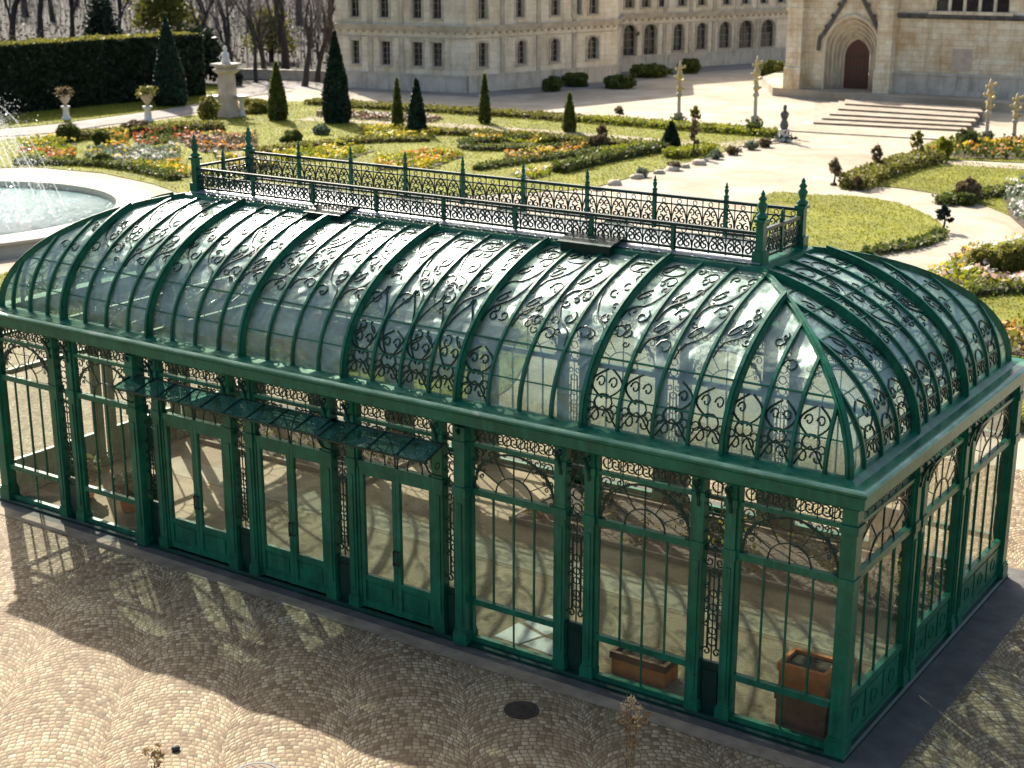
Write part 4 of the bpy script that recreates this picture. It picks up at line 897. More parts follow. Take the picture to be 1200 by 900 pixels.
for a in [
 (81, 166, 26, 20, 'box', 'round clipped bush nearest the fountain spray'), (120, 172, 20, 17, 'box', 'dark green round bush between the orange bed and silvery bed'),
 (121, 194, 20, 13, 'box', 'small green ball bush at the fountain lawn hedge'), (343, 168, 24, 14, 'box', 'dark green ball bush behind the second railing finial'),
 (377, 158, 18, 11, 'sage', 'small grey-green ball bush near the tall cypress'), (160, 158, 34, 16, 'brown', 'spreading brownish bush below the second urn'),
 (245, 142, 24, 28, 'olive', 'tall olive bush beside the statue pedestal'), (300, 132, 40, 14, 'olive', 'wide olive shrub right of the statue pedestal'),
 (648, 107, 24, 17, 'box', 'dark shrub against the chateau corner wall'), (675, 101, 32, 15, 'box', 'dark green shrub right of the corner wall shrub'),
 (725, 103, 40, 14, 'box', 'low dark shrub by the chateau road bend'), (760, 90, 44, 14, 'box', 'wide shrub below the ivy-clad arch'),
 (808, 86, 26, 16, 'box', 'dark round shrub in front of the chateau arcade'), (905, 92, 30, 20, 'box', 'green shrub beside the church buttress'),
 (1105, 186, 20, 22, 'lime', 'light green bush left of the dark one below steps'), (1133, 176, 26, 24, 'box', 'dark green round bush below the stone steps'),
 (1132, 236, 30, 24, 'brown', 'reddish brown bush on the right lawn'), (1132, 240, 24, 12, 'box', 'low green bush at the foot of the brown one'),
 (1184, 320, 34, 34, 'olive', 'big round olive bush in the right bed'), (1150, 318, 34, 26, 'olive', 'spreading olive bush left of the big round one'),
 (700, 172, 22, 12, 'brown', 'low dull bush at the parterre hedge end'), (882, 158, 20, 12, 'box', 'small green bush at the foot of the second golden column'),
 (270, 100, 30, 22, 'dark', 'dark bush behind the statue pedestal'), (640, 168, 26, 9, 'olive', 'low olive cushion bush by the inner gravel path'),
 ]: bush(a[0], a[1], a[2], a[3], FOL[a[4]], a[5])
def shrub_at(x, y, R, h_, fol, label, n=1500):
    r = thing('garden_shrub', label, 'shrub', (x, y, .03)); v = RNG.normal(size=(n, 3)); v /= np.linalg.norm(v, axis=1)[:, None]
    nn = np.array([mnoise.noise((a*1.9+x, c*1.9+y, e*1.9)) for a, c, e in v]); v *= (.75+.5*nn+.18*RNG.random(n))[:, None]
    p = np.array([x, y, .03+h_*.5])+v*np.array([R, R, h_*.5]); p[:, 2] = np.maximum(p[:, 2], .06); b = MB()
    for k in range(6): a = k*1.05; b.tube([(x, y, .0), (x+math.cos(a)*R*.3, y+math.sin(a)*R*.3, h_*.4), (x+math.cos(a)*R*.6, y+math.sin(a)*R*.6, h_*.8)], .03, 4, .01)
    b.build('branches', M['bark'], r); leaves('foliage', p, .17, fol, r)
for x, y, R, h_, f, lb in ((-17.2, 12.4, 1.2, 2.0, 'box', 'dark shrub seen through the glass at the far end of roof'), (-14.6, 12.9, 1.3, 1.7, 'dark', 'deep green shrub seen through the glass second from far end'), (-12.2, 12.2, 1.0, 1.4, 'olive', 'olive shrub seen through the left half of the roof glass'),
     (-9.8, 13.2, 1.3, 1.9, 'box', 'bushy shrub seen through the middle of the roof glass'), (-7.2, 12.6, 1.0, 1.2, 'brown', 'brown shrub seen through the glass left of the middle ribs'), (-4.9, 13.4, 1.2, 1.5, 'olive', 'loose olive shrub seen through the glass at the bed end behind the doors'),
     (-16, 17.2, 1.4, 2.1, 'dark', 'rear dark shrub beyond the far roof end'), (-12.8, 17.6, 1.3, 1.7, 'box', 'rear green shrub beyond the left roof half'), (-8.6, 17.4, 1.4, 1.9, 'dark', 'rear dark shrub in the middle of the rear row'), (-5.3, 17.2, 1.1, 1.3, 'lime', 'rear pale green shrub at the rear of the bed end behind the doors')): shrub_at(x-13.5+(-x-5)*.15, y, R*1.15, h_, FOL[f], lb)
def cone(px, py, wpx, hpx, fol, label, n=5200, cat='conifer', name='cone_yew', leaf=.17):
    g = G(px, py); m = pix(g); R, h_ = wpx*m/2, hpx*m*1.05; r = thing(name, label, cat, (g.x, g.y, 0))
    n = int(max(1100, n*min(1, R*h_/5))); t = RNG.random(n)**.75; a = RNG.random(n)*6.283; t2 = 1-t
    def prof(u): return R*np.clip(np.sin(np.clip((1-u)*1.5+.02, 0, 1.57))**1.05*np.where(u < .10, .80+2.0*u, 1), 0, 9)
    rr = prof(t2)*(1+.10*np.array([mnoise.noise((math.cos(x)*1.6+px, math.sin(x)*1.6, y*5)) for x, y in zip(a, t2)])+RNG.normal(size=n)*.03)
    p = np.c_[g.x+rr*np.cos(a), g.y+rr*np.sin(a), .08+t2*h_]
    leaves('foliage', p, leaf, fol, r, aspect=1.7); b = MB(); b.lathe((g.x, g.y, 0), [(R*.16, 0), (R*.16, h_*.08)]+[(float(prof(np.array(u)))*.9, h_*u) for u in (.09, .2, .4, .6, .8, .93)], 12); b.build('trunk', M['bark'], r)
    return r
for a in [
 (200, 124, 38, 94, 'yew', 'tall dark cone yew standing before the clipped hedge'), (395, 144, 32, 98, 'yew', 'tallest dark cypress cone near the chateau'),
 (326, 141, 22, 62, 'box', 'leaning olive cypress between statue and the tallest cypress'), (466, 151, 12, 54, 'box', 'slim cypress left in the close pair'),
 (489, 157, 20, 59, 'yew', 'broader dark cypress right in the close pair'), (568, 145, 13, 53, 'box', 'slim cypress alone before the chateau corner'),
 (667, 155, 14, 41, 'box', 'small ragged cypress right of the lone slim one'), (786, 176, 21, 29, 'yew', 'small dark cone shrub at the esplanade hedge corner')]:
    cone(a[0], a[1], a[2], a[3], FOL[a[4]], a[5])
# tall clipped hedge wall
def hedgewall():
    A, Bq = G(-70, 142), G(240, 112); A.z = Bq.z = 0; d = (Bq-A); ln_ = d.length; d.normalize(); n_ = Vector((-d.y, d.x, 0)); h_, w_ = 4.4, 2.4
    r = thing('clipped_hedge', 'tall dark clipped hedge wall with flat top coloured sunlit olive', 'hedge', (A+d*ln_/2)); b = MB(); e = .15
    b.hexa([A+n_*e, A+d*ln_+n_*e, A+d*ln_+n_*(w_-e), A+n_*(w_-e)]+[x+Vector((0, 0, h_-e)) for x in (A+n_*e, A+d*ln_+n_*e, A+d*ln_+n_*(w_-e), A+n_*(w_-e))]); b.build('branches', M['bark'], r)
    n = 26000; t = RNG.random(n)*ln_; z = RNG.random(n)*h_; j = np.array([mnoise.noise((x*.7, y*.9, 1)) for x, y in zip(t, z)])
    p = np.array(A)+np.outer(t, np.array(d))+np.outer(-.02+.16*j+RNG.normal(size=n)*.05, np.array(n_)); p[:, 2] = z
    m = 2500; z2 = RNG.random(m)*h_; p2 = np.array(A+d*ln_)+np.outer(RNG.random(m)*w_, np.array(n_))+np.outer(RNG.normal(size=m)*.06, np.array(d)); p2[:, 2] = z2
    leaves('foliage', np.vstack([p, p2]), .26, FOL['dark'], r)
    k = 9000; t = RNG.random(k)*ln_; p3 = np.array(A)+np.outer(t, np.array(d))+np.outer(RNG.random(k)*w_, np.array(n_)); p3[:, 2] = h_+RNG.normal(size=k)*.07+.12*np.array([mnoise.noise((x*.5, 2, 2)) for x in t])
    leaves('sunlit_top_leaves', p3, .24, FOL['olive'], r)  # top leaves in paler olive: sunlight on the hedge put into their colour
hedgewall()
# saplings and slim plants
def sapling(px, py, hpx, label, fol, wpx=14, base='stone'):
    g = G(px, py); m = pix(g); h_ = hpx*m*1.05; r = thing('sapling', label, 'sapling', (g.x, g.y, 0)); R = wpx*m/2
    b = MB(); b.tube([(g.x, g.y, 0), (g.x+.05, g.y, h_*.45), (g.x-.03, g.y+.03, h_*.97)], .055, 6, .02)
    pts = []
    for i in range(7):
        z = h_*(.42+.56*i/7); an = i*2.4; l_ = R*(1-.5*i/7); e = Vector((g.x+math.cos(an)*l_, g.y+math.sin(an)*l_, z+l_*.4)); b.tube([(g.x, g.y, z), e], .018, 4, .008)
        pts.append(np.array(e)+RNG.normal(size=(22, 3))*np.array([R*.28, R*.28, h_*.05]))
    pts.append(np.array([g.x, g.y, h_*.95])+RNG.normal(size=(26, 3))*np.array([R*.2, R*.2, h_*.05]))
    b.build('trunk', M['bark'], r); leaves('foliage', np.vstack(pts), .17, fol, r)
    c = MB(); c.lathe((g.x, g.y, 0), [(R*.75, 0), (R*.8, .05), (R*.55, .12)], 9); c.build('planting_mound', M['soil'], r)
for a in [(977, 217, 28, 'sapling nearest the greenhouse finials on pale gravel', 'brown', 11), (1026, 204, 31, 'sapling at the near end of the thick olive hedge', 'brown', 11), (1073, 190, 33, 'leafy sapling at the far end of the thick olive hedge', 'olive', 11),
          (1105, 271, 26, 'dark little sapling at the tip of half-moon lawn', 'yew', 14), (814, 148, 20, 'small sapling behind the reddish post plant', 'olive', 9), (725, 140, 13, 'tiny sapling on the road edge hedge', 'brown', 8), (705, 170, 22, 'scraggy sapling by the inner gravel path', 'brown', 10),
          (812, 184, 40, 'thin reddish sapling beside the small dark cone', 'brown', 9), (1004, 223, 14, 'shortest dark sapling at the hedge corner', 'brown', 6)]:
    sapling(a[0], a[1], a[2], a[3], FOL[a[4]], a[5])
# small shrubs on the stone edging
for i, (x, y, lb) in enumerate([(752, 207, 'tufted grey plant among the edging stones nearest the railing'), (790, 199, 'dry tuft among the edging stones below the reddish sapling'), (838, 186, 'dark tuft at the middle of the edging stones'), (858, 181, 'grey tuft on the edging stones further along'), (880, 175, 'low tuft near the far end of edging stones'), (896, 172, 'round tuft beside the dark statuette')]):
    bush(x, y, 16, 9, FOL['brown'] if i % 2 else FOL['sage'], lb, 'edging_plant', 260, cat='plant', leaf=.12)
# golden columns
def goldcol(px, py, hpx, label):
    g = G(px, py); m = pix(g); h_ = hpx*m*1.04; r = thing('garden_column', label, 'column', (g.x, g.y, 0)); b = MB()
    b.lathe((g.x, g.y, 0), [(.34, 0), (.34, .18), (.24, .22), (.24, h_*.16), (.30, h_*.17), (.12, h_*.2), (.10, h_*.44), (.19, h_*.46), (.19, h_*.49), (.11, h_*.52)], 12); b.build('shaft', M['rim'], r)
    c = MB(); c.lathe((g.x, g.y, h_*.52), [(.11, 0), (.19, h_*.03), (.16, h_*.08), (.10, h_*.13), (.09, h_*.18), (.17, h_*.21), (.20, h_*.26), (.13, h_*.31), (.07, h_*.34), (.13, h_*.37), (.10, h_*.42), (.02, h_*.48)], 12)
    for q in range(9): t = q/9; a = q*2.4; e = Vector((g.x+math.cos(a)*.3, g.y+math.sin(a)*.3, h_*(.55+.38*t)+.12)); c.tube([(g.x, g.y, h_*(.55+.38*t)), e], .05, 5, .09); c.lathe(e, [(.03, -.07), (.10, 0), (.02, .10)], 6)
    c.build('gilded_top', M['gold'], r)
    n = 160; p = np.array([g.x, g.y, .3])+RNG.normal(size=(n, 3))*np.array([.26, .26, .16]); leaves('foliage', p, .17, FOL['box'], r)
goldcol(795, 146, 70, 'golden topped column nearest the reddish sapling'); goldcol(884, 152, 82, 'golden topped column before the chateau-church gap'); goldcol(1155, 168, 72, 'golden topped column standing before the stone steps'); goldcol(1187, 172, 60, 'slim golden topped column at the church end of steps')
def statuette(px, py, hpx, label):
    g = G(px, py); m = pix(g); h_ = hpx*m*1.05; r = thing('statuette', label, 'statue', (g.x, g.y, 0)); b = MB()
    b.lathe((g.x, g.y, 0), [(.42, 0), (.44, .12), (.3, .2), (.26, h_*.28), (.34, h_*.31), (.34, h_*.34)], 10); b.build('plinth', M['white_stone'], r)
    c = MB(); c.lathe((g.x, g.y, h_*.34), [(.2, 0), (.26, h_*.12), (.15, h_*.25), (.24, h_*.36), (.26, h_*.42), (.09, h_*.5), (.12, h_*.57), (.1, h_*.63), (.02, h_*.66)], 9); c.build('figure', M['darktrim'], r)
    n = 120; leaves('foliage', np.array([g.x, g.y, .25])+RNG.normal(size=(n, 3))*np.array([.36, .36, .14]), .17, FOL['dark'], r)
statuette(918, 166, 41, 'dark statuette on white plinth at the tip of the edging stones')
def urn(px, py, hpx, label, leaf):
    g = G(px, py); m = pix(g); h_ = hpx*m*1.05; r = thing('garden_urn', label, 'urn', (g.x, g.y, 0)); b = MB(); s = h_/2.4
    b.lathe((g.x, g.y, 0), [(.38*s, 0), (.38*s, .15*s), (.26*s, .25*s), (.22*s, .85*s), (.34*s, .95*s), (.34*s, 1.05*s)], 12); b.build('pedestal', M['white_stone'], r)
    c = MB(); c.lathe((g.x, g.y, 1.05*s), [(.16*s, 0), (.10*s, .15*s), (.22*s, .28*s), (.40*s, .55*s), (.36*s, .72*s), (.46*s, .80*s), (.46*s, .85*s), (.3*s, .82*s)], 14); c.build('bowl', M['rosy'], r)
    n = 260; leaves('foliage', np.array([g.x, g.y, 2.05*s])+RNG.normal(size=(n, 3))*np.array([.28, .28, .16])*s, .16, leaf, r)
urn(78, 141, 36, 'stone urn on pedestal nearest the fountain spray', FOL['brown']); urn(174, 143, 40, 'stone urn on pedestal near the tall cone yew', FOL['olive'])
def monument():
    g = G(268, 137); m = pix(g); h_ = 79*m*1.04; r = thing('statue_pedestal', 'tall square stone pedestal topped by a small seated statue', 'monument', (g.x, g.y, 0)); s = h_/4.8
    def sq(b, w0, w1, z0, z1): b.hexa([(g.x+a*w0*s, g.y+c*w0*s, z0*s) for a, c in ((-1, -1), (1, -1), (1, 1), (-1, 1))]+[(g.x+a*w1*s, g.y+c*w1*s, z1*s) for a, c in ((-1, -1), (1, -1), (1, 1), (-1, 1))])
    b = MB(); sq(b, .78, .74, 0, .35); sq(b, .62, .5, .35, 1.0); sq(b, .48, .4, 1.0, 2.9); b.build('shaft', M['rosy'], r)
    b = MB(); sq(b, .45, .62, 2.9, 3.1); sq(b, .66, .66, 3.1, 3.22); sq(b, .5, .6, 3.22, 3.45); sq(b, .76, .76, 3.45, 3.6); b.build('capital', M['rim'], r)
    c = MB(); c.lathe((g.x, g.y, 3.6*s), [(.3*s, 0), (.34*s, .12*s), (.24*s, .35*s), (.27*s, .55*s), (.22*s, .7*s), (.09*s, .8*s), (.14*s, .92*s), (.13*s, 1.06*s), (.02*s, 1.18*s)], 10)
    c.tube([(g.x-.2*s, g.y-.1*s, 4.22*s), (g.x-.36*s, g.y-.25*s, 3.98*s), (g.x-.15*s, g.y-.36*s, 3.9*s)], .07*s, 6, .05*s, True); c.tube([(g.x+.2*s, g.y-.1*s, 4.22*s), (g.x+.34*s, g.y-.25*s, 3.98*s), (g.x+.1*s, g.y-.36*s, 3.88*s)], .07*s, 6, .05*s, True)
    c.build('statue', M['white_stone'], r)
    for sg in (-1, 1):
        d = MB(); q = Vector((g.x, g.y, 0))+RT*sg*.95*s; d.lathe((q.x, q.y, 0), [(.3*s, 0), (.2*s, .2*s), (.13*s, .9*s), (.2*s, 1.1*s), (.46*s, 1.35*s), (.5*s, 1.45*s), (.4*s, 1.42*s)], 12); d.build('side_bowl', M['white_stone'], r)
monument()

# ================================================================== FOUNTAIN
fc = Vector((-47.1, 18.7, 0)); fo = thing('fountain', 'large round stone fountain basin with spraying jets', 'fountain', fc)
b = MB(); b.lathe(fc, [(8.95, -.02), (8.95, .12), (8.85, .42), (9.0, .47), (9.0, .58), (8.9, .61), (7.6, .61), (7.45, .57), (7.4, -.02)], 96); 
me_caps = b.f[-2:]; b.f = b.f[:-2]; b.mi = b.mi[:-2]; b.smooth = [False]*len(b.f); b.build('basin_rim', M['rim'], fo)
b = MB(); b.lathe(fc, [(7.41, .02), (7.41, .30)], 64); b.build('water', M['water'], fo)
b = MB(); b.lathe(fc, [(1.3, .2), (1.2, .5), (.5, .7), (.4, 1.5), (.9, 1.75), (1.9, 2.0), (2.0, 2.1), (1.8, 2.06), (.3, 1.9), (.25, 2.8), (.5, 2.95), (.9, 3.1), (.3, 3.05), (.1, 3.4)], 20); b.build('centrepiece', M['rim'], fo)
sp = MB(); drops = []
for i in range(26):
    a = 2*math.pi*i/26+.1; rr = random.uniform(4.2, 5.6); hh = random.uniform(4.6, 5.6); path = []
    for k in range(13):
        t = k/12; x = .3+rr*t; z = 3.0+(hh-3.0)*4*t*(1-t)*1.05-(2.7)*t*t; path.append((fc.x+math.cos(a)*x, fc.y+math.sin(a)*x, max(.3, z)))
        for _ in range(int(16+t*90)): drops.append(np.array(path[-1])+RNG.normal(size=3)*np.array([.15+.25*t, .15+.25*t, .3]))
    sp.tube(path, .009, 4, .012)
sp.build('water_jet', M['spray'], fo)
dd = np.array(drops); dd = dd[dd[:, 2] > .32]; leaves('spray', dd, .036, M['spray'], fo, aspect=1.2)
q = np.c_[RNG.normal(size=(1500, 2))*2.2+np.array([fc.x, fc.y]), .33+RNG.random(1500)*.12]; leaves('splash', q, .12, M['spray'], fo, flat=.5)

# ================================================================== CHATEAU AND CHURCH
def wallgrid(mb, wl, a0, a1, z0, z1, ops, dep=.35, mi=0):
    """a wall face with real openings: grid of faces round the openings, and their reveals"""
    xs = sorted({a0, a1, *[o[0] for o in ops], *[o[1] for o in ops]}); zs = sorted({z0, z1, *[o[2] for o in ops], *[o[3] for o in ops]})
    for i in range(len(xs)-1):
        for j in range(len(zs)-1):
            c, d = (xs[i]+xs[i+1])/2, (zs[j]+zs[j+1])/2
            if any(o[0] < c < o[1] and o[2] < d < o[3] for o in ops): continue
            mb.add([wl.p(xs[i], zs[j]), wl.p(xs[i+1], zs[j]), wl.p(xs[i+1], zs[j+1]), wl.p(xs[i], zs[j+1])], [(0, 1, 2, 3)])
    for o in ops:
        x0, x1, y0_, y1_ = o[:4]; q = [(x0, y0_), (x1, y0_), (x1, y1_), (x0, y1_)]
        for k in range(4):
            p, r = q[k], q[(k+1) % 4]; mb.add([wl.p(*p, 0), wl.p(*r, 0), wl.p(*r, -dep), wl.p(*p, -dep)], [(0, 1, 2, 3)])
        if len(o) > 4 and o[4]:
            w_ = (x1-x0)/2; zc = y1_-w_*o[4]; c = (x0+x1)/2; n = 8
            for k in range(n):
                a, bb = math.pi*k/n, math.pi*(k+1)/n
                p = [(c+w_*math.cos(a), zc+w_*o[4]*math.sin(a)), (c+w_*math.cos(bb), zc+w_*o[4]*math.sin(bb))]
                mb.add([wl.p(*p[0], -.003), wl.p(*p[1], -.003), wl.p(p[1][0], y1_, -.003), wl.p(p[0][0], y1_, -.003)], [(0, 1, 2, 3)])
                mb.add([wl.p(*p[0], -.003), wl.p(*p[1], -.003), wl.p(*p[1], -dep), wl.p(*p[0], -dep)], [(0, 1, 2, 3)])
def sash(wl, x0, x1, z0, z1, root, dep=.26, name='window', arched=0, bars=True):
    f = MB(); t = .06
    for a, b in ((x0, x0+t), (x1-t, x1)): wl.box(f, a+.001, b-.001, z0, z1, -dep-.06, -dep)
    wl.box(f, x0+t, x1-t, z0, z0+t, -dep-.06, -dep); wl.box(f, x0+t, x1-t, z1-t, z1, -dep-.06, -dep)
    c = (x0+x1)/2
    if bars:
        wl.box(f, c-.03, c+.03, z0+t, z1-t, -dep-.05, -dep+.01)
        for k in (1, 2, 3): z = z0+(z1-z0)*k/4; wl.box(f, x0+t, c-.03, z-.02, z+.02, -dep-.045, -dep); wl.box(f, c+.03, x1-t, z-.02, z+.02, -dep-.045, -dep)
    o = f.build(name, M['timber'], root)
    g = MB(); m = (z0+z1)/2
    for a, b in ((x0, c), (c, x1)):
        for u, v in ((z0, m), (m, z1)): g.add([wl.p(a, u, -dep-.04), wl.p(b, u, -dep-.04), wl.p(b, v, -dep-.04), wl.p(a, v, -dep-.04)], [(0, 1, 2, 3)])
    g.build('pane', M['window_dark'], o)
    s = MB(); e = .16
    wl.box(s, x0-e, x1+e, z0-.14, z0-.002, -.1, .12)
    for a, b in ((x0-e, x0-.002), (x1+.002, x1+e)): wl.box(s, a, b, z0, z1+.002, -.05, .06)
    if arched:
        n = 8; w_ = (x1-x0)/2; zc = z1-w_*arched
        for k in range(n):
            a, b = math.pi*k/n, math.pi*(k+1)/n; P4 = [(c+r*math.cos(q), zc+(w_*arched+(r-w_))*math.sin(q)) for r in (w_+.01, w_+e) for q in (a, b)]
            s.hexa([wl.p(*P4[0], .005), wl.p(*P4[1], .005), wl.p(*P4[3], .005), wl.p(*P4[2], .005), wl.p(*P4[0], .07), wl.p(*P4[1], .07), wl.p(*P4[3], .07), wl.p(*P4[2], .07)])
    else: wl.box(s, x0-e-.05, x1+e+.05, z1+.004, z1+.22, -.05, .13)
    s.build('surround', M['trim'], o)
C = [G(396, 102), G(548, 109), G(722, 94), G(726, 84), G(940, 70)]
for v in C: v.z = 0
cb0 = thing('chateau', 'pale stone chateau wing with two rows of tall windows', 'chateau', C[1])
CH, CC = 9.2, 4.45
shadow_dirs = []
wm = MB(); tm = MB(); pm = MB()
def seg(i, first, uppers, cx=None):
    A, Bq = C[i], C[i+1]; u = (Bq-A); ln_ = u.length; u.normalize(); n_ = u.cross(Vector((0, 0, 1))); wl = Wall(A, u, n_)
    def s_of(px):   # where the line of sight through px meets this wall's base line
        lo, hi = 0., 1.
        def X(t):
            q = A+(Bq-A)*t-CPOS; return 600+CF*q.dot(RT)/q.dot(FW)
        for _ in range(40):
            m = (lo+hi)/2
            if X(m) < px: lo = m
            else: hi = m
        return lo*ln_
    ops = []; sp_ = []
    for px, w_, z0, z1, ar in first+uppers:
        s = s_of(px); ops.append((s-w_/2, s+w_/2, z0, z1, ar)); sp_.append(s)
    wallgrid(wm, wl, 0, ln_, 0, CH, ops)
    for o in ops: sash(wl, o[0], o[1], o[2], o[3], cb0, arched=o[4], bars=True)
    wl.box(pm, 0, ln_, 0, 1.15, -.05, .18); wl.box(pm, 0, ln_, 1.15, 1.28, -.05, .24)
    for z, h, d in ((CC, .16, .18), (CC+.16, .2, .28), (CC+.36, .1, .36), (CC-.5, .1, .08)): wl.box(tm, 0, ln_, z+.001*i, z+h-.002, -.05, d)
    for z, h, d in ((CH-.5, .2, .2), (CH-.3, .2, .35), (CH-.1, .14, .48)): wl.box(tm, 0, ln_, z+.001*i, z+h-.002, -.05, d)
    # shallow pilasters between the windows
    ss = sorted(sp_[:len(first)])
    for a, b_ in zip(ss[:-1], ss[1:]):
        if b_-a > 2.4:
            m = (a+b_)/2; wl.box(tm, m-.2, m+.2, 1.285, CC-.51, -.03, .09); wl.box(tm, m-.2, m+.2, CC+.465, CH-.51, -.03, .09)
    # modillions under the cornice
    k = int(ln_/.7)
    for j in range(k): m = (j+.5)*ln_/k; wl.box(tm, m-.09, m+.09, CC-.17, CC-.003, -.02, .16)
    return wl, ln_
lo = lambda px, w_=.95, ar=0: (px, w_*.86, 1.85, 3.65, ar)
hi = lambda px, w_=.95: (px, w_*.86, 5.4, 7.7, 0)
seg(0, [lo(418, .8), lo(453), lo(490, 1.0), lo(513)], [hi(418), hi(452), hi(490), hi(513)])
seg(1, [lo(566, 1.05, .35), lo(611, 1.05, .9), lo(650, 1.1, .9), lo(694, 1.5, .9)], [hi(566, 1.05), hi(609), hi(650, 1.1), hi(675, 1.1), hi(694, 1.2)])
seg(2, [], [])
seg(3, [(737, 1.5, 1.3, 4.0, .9), (761, 1.5, 1.3, 4.0, .9), (794, 1.3, 1.5, 3.9, .9), (821, 1.3, 1.5, 3.9, .9), (848, 1.5, 1.5, 3.9, .9), (873, 1.9, 1.4, 3.95, .9), (898, 1.9, 1.4, 3.95, .9)],
    [hi(x, 1.2) for x in (722+14, 755, 775, 797, 820, 849, 871, 892, 912)])
# end wall and roof
A = C[0]; bk = Vector((-.62, .78, 0))*12
e = Wall(A+bk, -bk.normalized(), Vector((0, 0, 1)).cross(bk.normalized())*-1); wallgrid(wm, e, 0, 12, 0, CH, [])
wm.build('wall', M['chateau_wall'], cb0); tm.build('cornice', M['trim'], cb0); pm.build('plinth', M['stone'], cb0)
rf = MB(); pts = [C[0], C[1], C[2], C[3], C[4], C[4]+Vector((-14, 10, 0)), C[3]+Vector((-16, 8, 0)), C[0]+bk]; rf.poly([(p.x, p.y) for p in pts], CH+.05, CH+.2); rf.build('roof', M['leadroof'], cb0)
# ivy over an arch
g = G(735, 80); v = RNG.normal(size=(900, 3))*np.array([1.0, 1.2, .8]); p = np.array([g.x, g.y-.2, 3.4])+v; r = thing('ivy_bush', 'ivy tumbling over the chateau arch beside the corner', 'ivy', (g.x, g.y, 0))
leaves('foliage', p, .28, FOL['box'], r); b = MB(); b.tube([(g.x, g.y-.3, 0), (g.x+.2, g.y-.4, 1.4), (g.x, g.y-.3, 3.0)], .1, 6, .05); b.build('stem', M['bark'], r)

# terrace, church and steps
TZ = .6
tp = [tuple(G(*p))[:2] for p in [(893, 99), (905, 112), (950, 116), (1000, 120), (1008, 120), (1150, 130), (1200, 133), (1320, 140), (1320, 104), (1050, 96), (920, 90)]]
mb = MB(); mb.poly(tp, -.02, TZ); tag(mb.build('church_terrace', M['gravel']), kind='structure')
F0, F1 = G(922, 102, TZ), G(1200, 116, TZ); F0.z = F1.z = 0; u = (F1-F0); u.normalize(); cw = Wall(F0, u, u.cross(Vector((0, 0, 1)))); sc_ = pix(G(1000, 107, TZ))
def cs(px):
    lo_, hi_ = -5., 60.
    for _ in range(40):
        m = (lo_+hi_)/2; q = cw.p(m, TZ)-CPOS
        if 600+CF*q.dot(RT)/q.dot(FW) < px: lo_ = m
        else: hi_ = m
    return lo_
ch = thing('church', 'warm limestone church front with pointed portal and buttresses', 'church', cw.p(cs(995), TZ))
wm = MB(); CHH = 9.6; D0, D1, A0, A1 = cs(981), cs(1010), cs(957), cs(1021); ac = (D0+D1)/2
W0, W1, WZ0, WZ1 = cs(1087), cs(1174), TZ+5.75, TZ+9.0
wallgrid(wm, cw, cs(1048), cs(1048)+26, TZ, CHH, [(W0, W1, WZ0, WZ1)], .5)
# portal bay wall, with a recessed pointed arch: radiating orders
pd = .0
hw, zs_, za = (A1-A0)/2, TZ+2.9, TZ+5.3      # half width, springing, apex
def gothic(hw_, z0, zs, za_, n=10):
    """outline of a pointed arch from left foot over the apex to right foot"""
    h_ = za_-zs; R = (hw_*hw_+h_*h_)/(2*hw_); L_ = [(-hw_, z0)]
    a1 = math.asin(min(1, h_/R))
    for i in range(n+1): a = a1*i/n; L_.append((-hw_+R-R*math.cos(a), zs+R*math.sin(a)))
    return L_+[(-x, z) for x, z in reversed(L_[:-1])]
outer = gothic(hw, TZ, zs_, za)
# wall round the arch
X0, X1 = cs(938), cs(1034)
lft = [(X0-ac, TZ), (X0-ac, CHH)]; n = len(outer)//2
wm.add([cw.p(ac+x, z) for x, z in [(X0-ac, TZ)]+outer[:n+1]+[(0, CHH), (X0-ac, CHH)]], [tuple(range(n+4))])
wm.add([cw.p(ac+x, z) for x, z in [(X1-ac, TZ), (X1-ac, CHH), (0, CHH)]+outer[n:]], [tuple(range(len(outer)-n+3))])
wm.build('wall', M['church_wall'], ch)
om = MB(); prev = None; doorhw = (D1-D0)/2
for k in range(6):
    f = k/5; hw_ = hw+(doorhw-hw)*f; zsk = zs_+(TZ+2.3-zs_)*f; zak = za+(TZ+3.55-za)*f; d = -.28*k
    ol = gothic(hw_, TZ, zsk, zak)
    if prev:
        po, pd_ = prev
        for i in range(len(ol)-1):
            om.add([cw.p(ac+po[i][0], po[i][1], pd_), cw.p(ac+po[i+1][0], po[i+1][1], pd_), cw.p(ac+po[i+1][0], po[i+1][1], d), cw.p(ac+po[i][0], po[i][1], d)], [(0, 1, 2, 3)])
            om.add([cw.p(ac+po[i][0], po[i][1], d), cw.p(ac+po[i+1][0], po[i+1][1], d), cw.p(ac+ol[i+1][0], ol[i+1][1], d), cw.p(ac+ol[i][0], ol[i][1], d)], [(0, 1, 2, 3)])
    if k < 5: om.tube([cw.p(ac+x*.985, z, d+.03) for x, z in ol], .075, 6, smooth=True)
    prev = (ol, d)
om.build('portal_arch', M['church'], ch)
ol, d = prev; dm = MB(); n = len(ol)//2
for half in (ol[:n+1]+[(0, TZ)], ol[n:]+[(0, TZ)]): dm.add([cw.p(ac+x, z, d+.04) for x, z in half], [tuple(range(len(half)))])
for i in range(7):
    x = -doorhw+doorhw*2*(i+.5)/7; dm.tube([cw.p(ac+x, TZ+.1, d+.05), cw.p(ac+x, TZ+2.6, d+.05)], .018, 4)
dr = dm.build('church_door', M['door_red'], ch)
hm = MB()
for z in (.5, 1.5, 2.3):
    for xa, xb in ((ac-doorhw+.05, ac-.06), (ac+.06, ac+doorhw-.05)):
        hm = MB(); cw.box(hm, xa, xb, TZ+z, TZ+z+.07, d+.062, d+.085); hm.build('hinge_strap', M['black_iron'], dr)
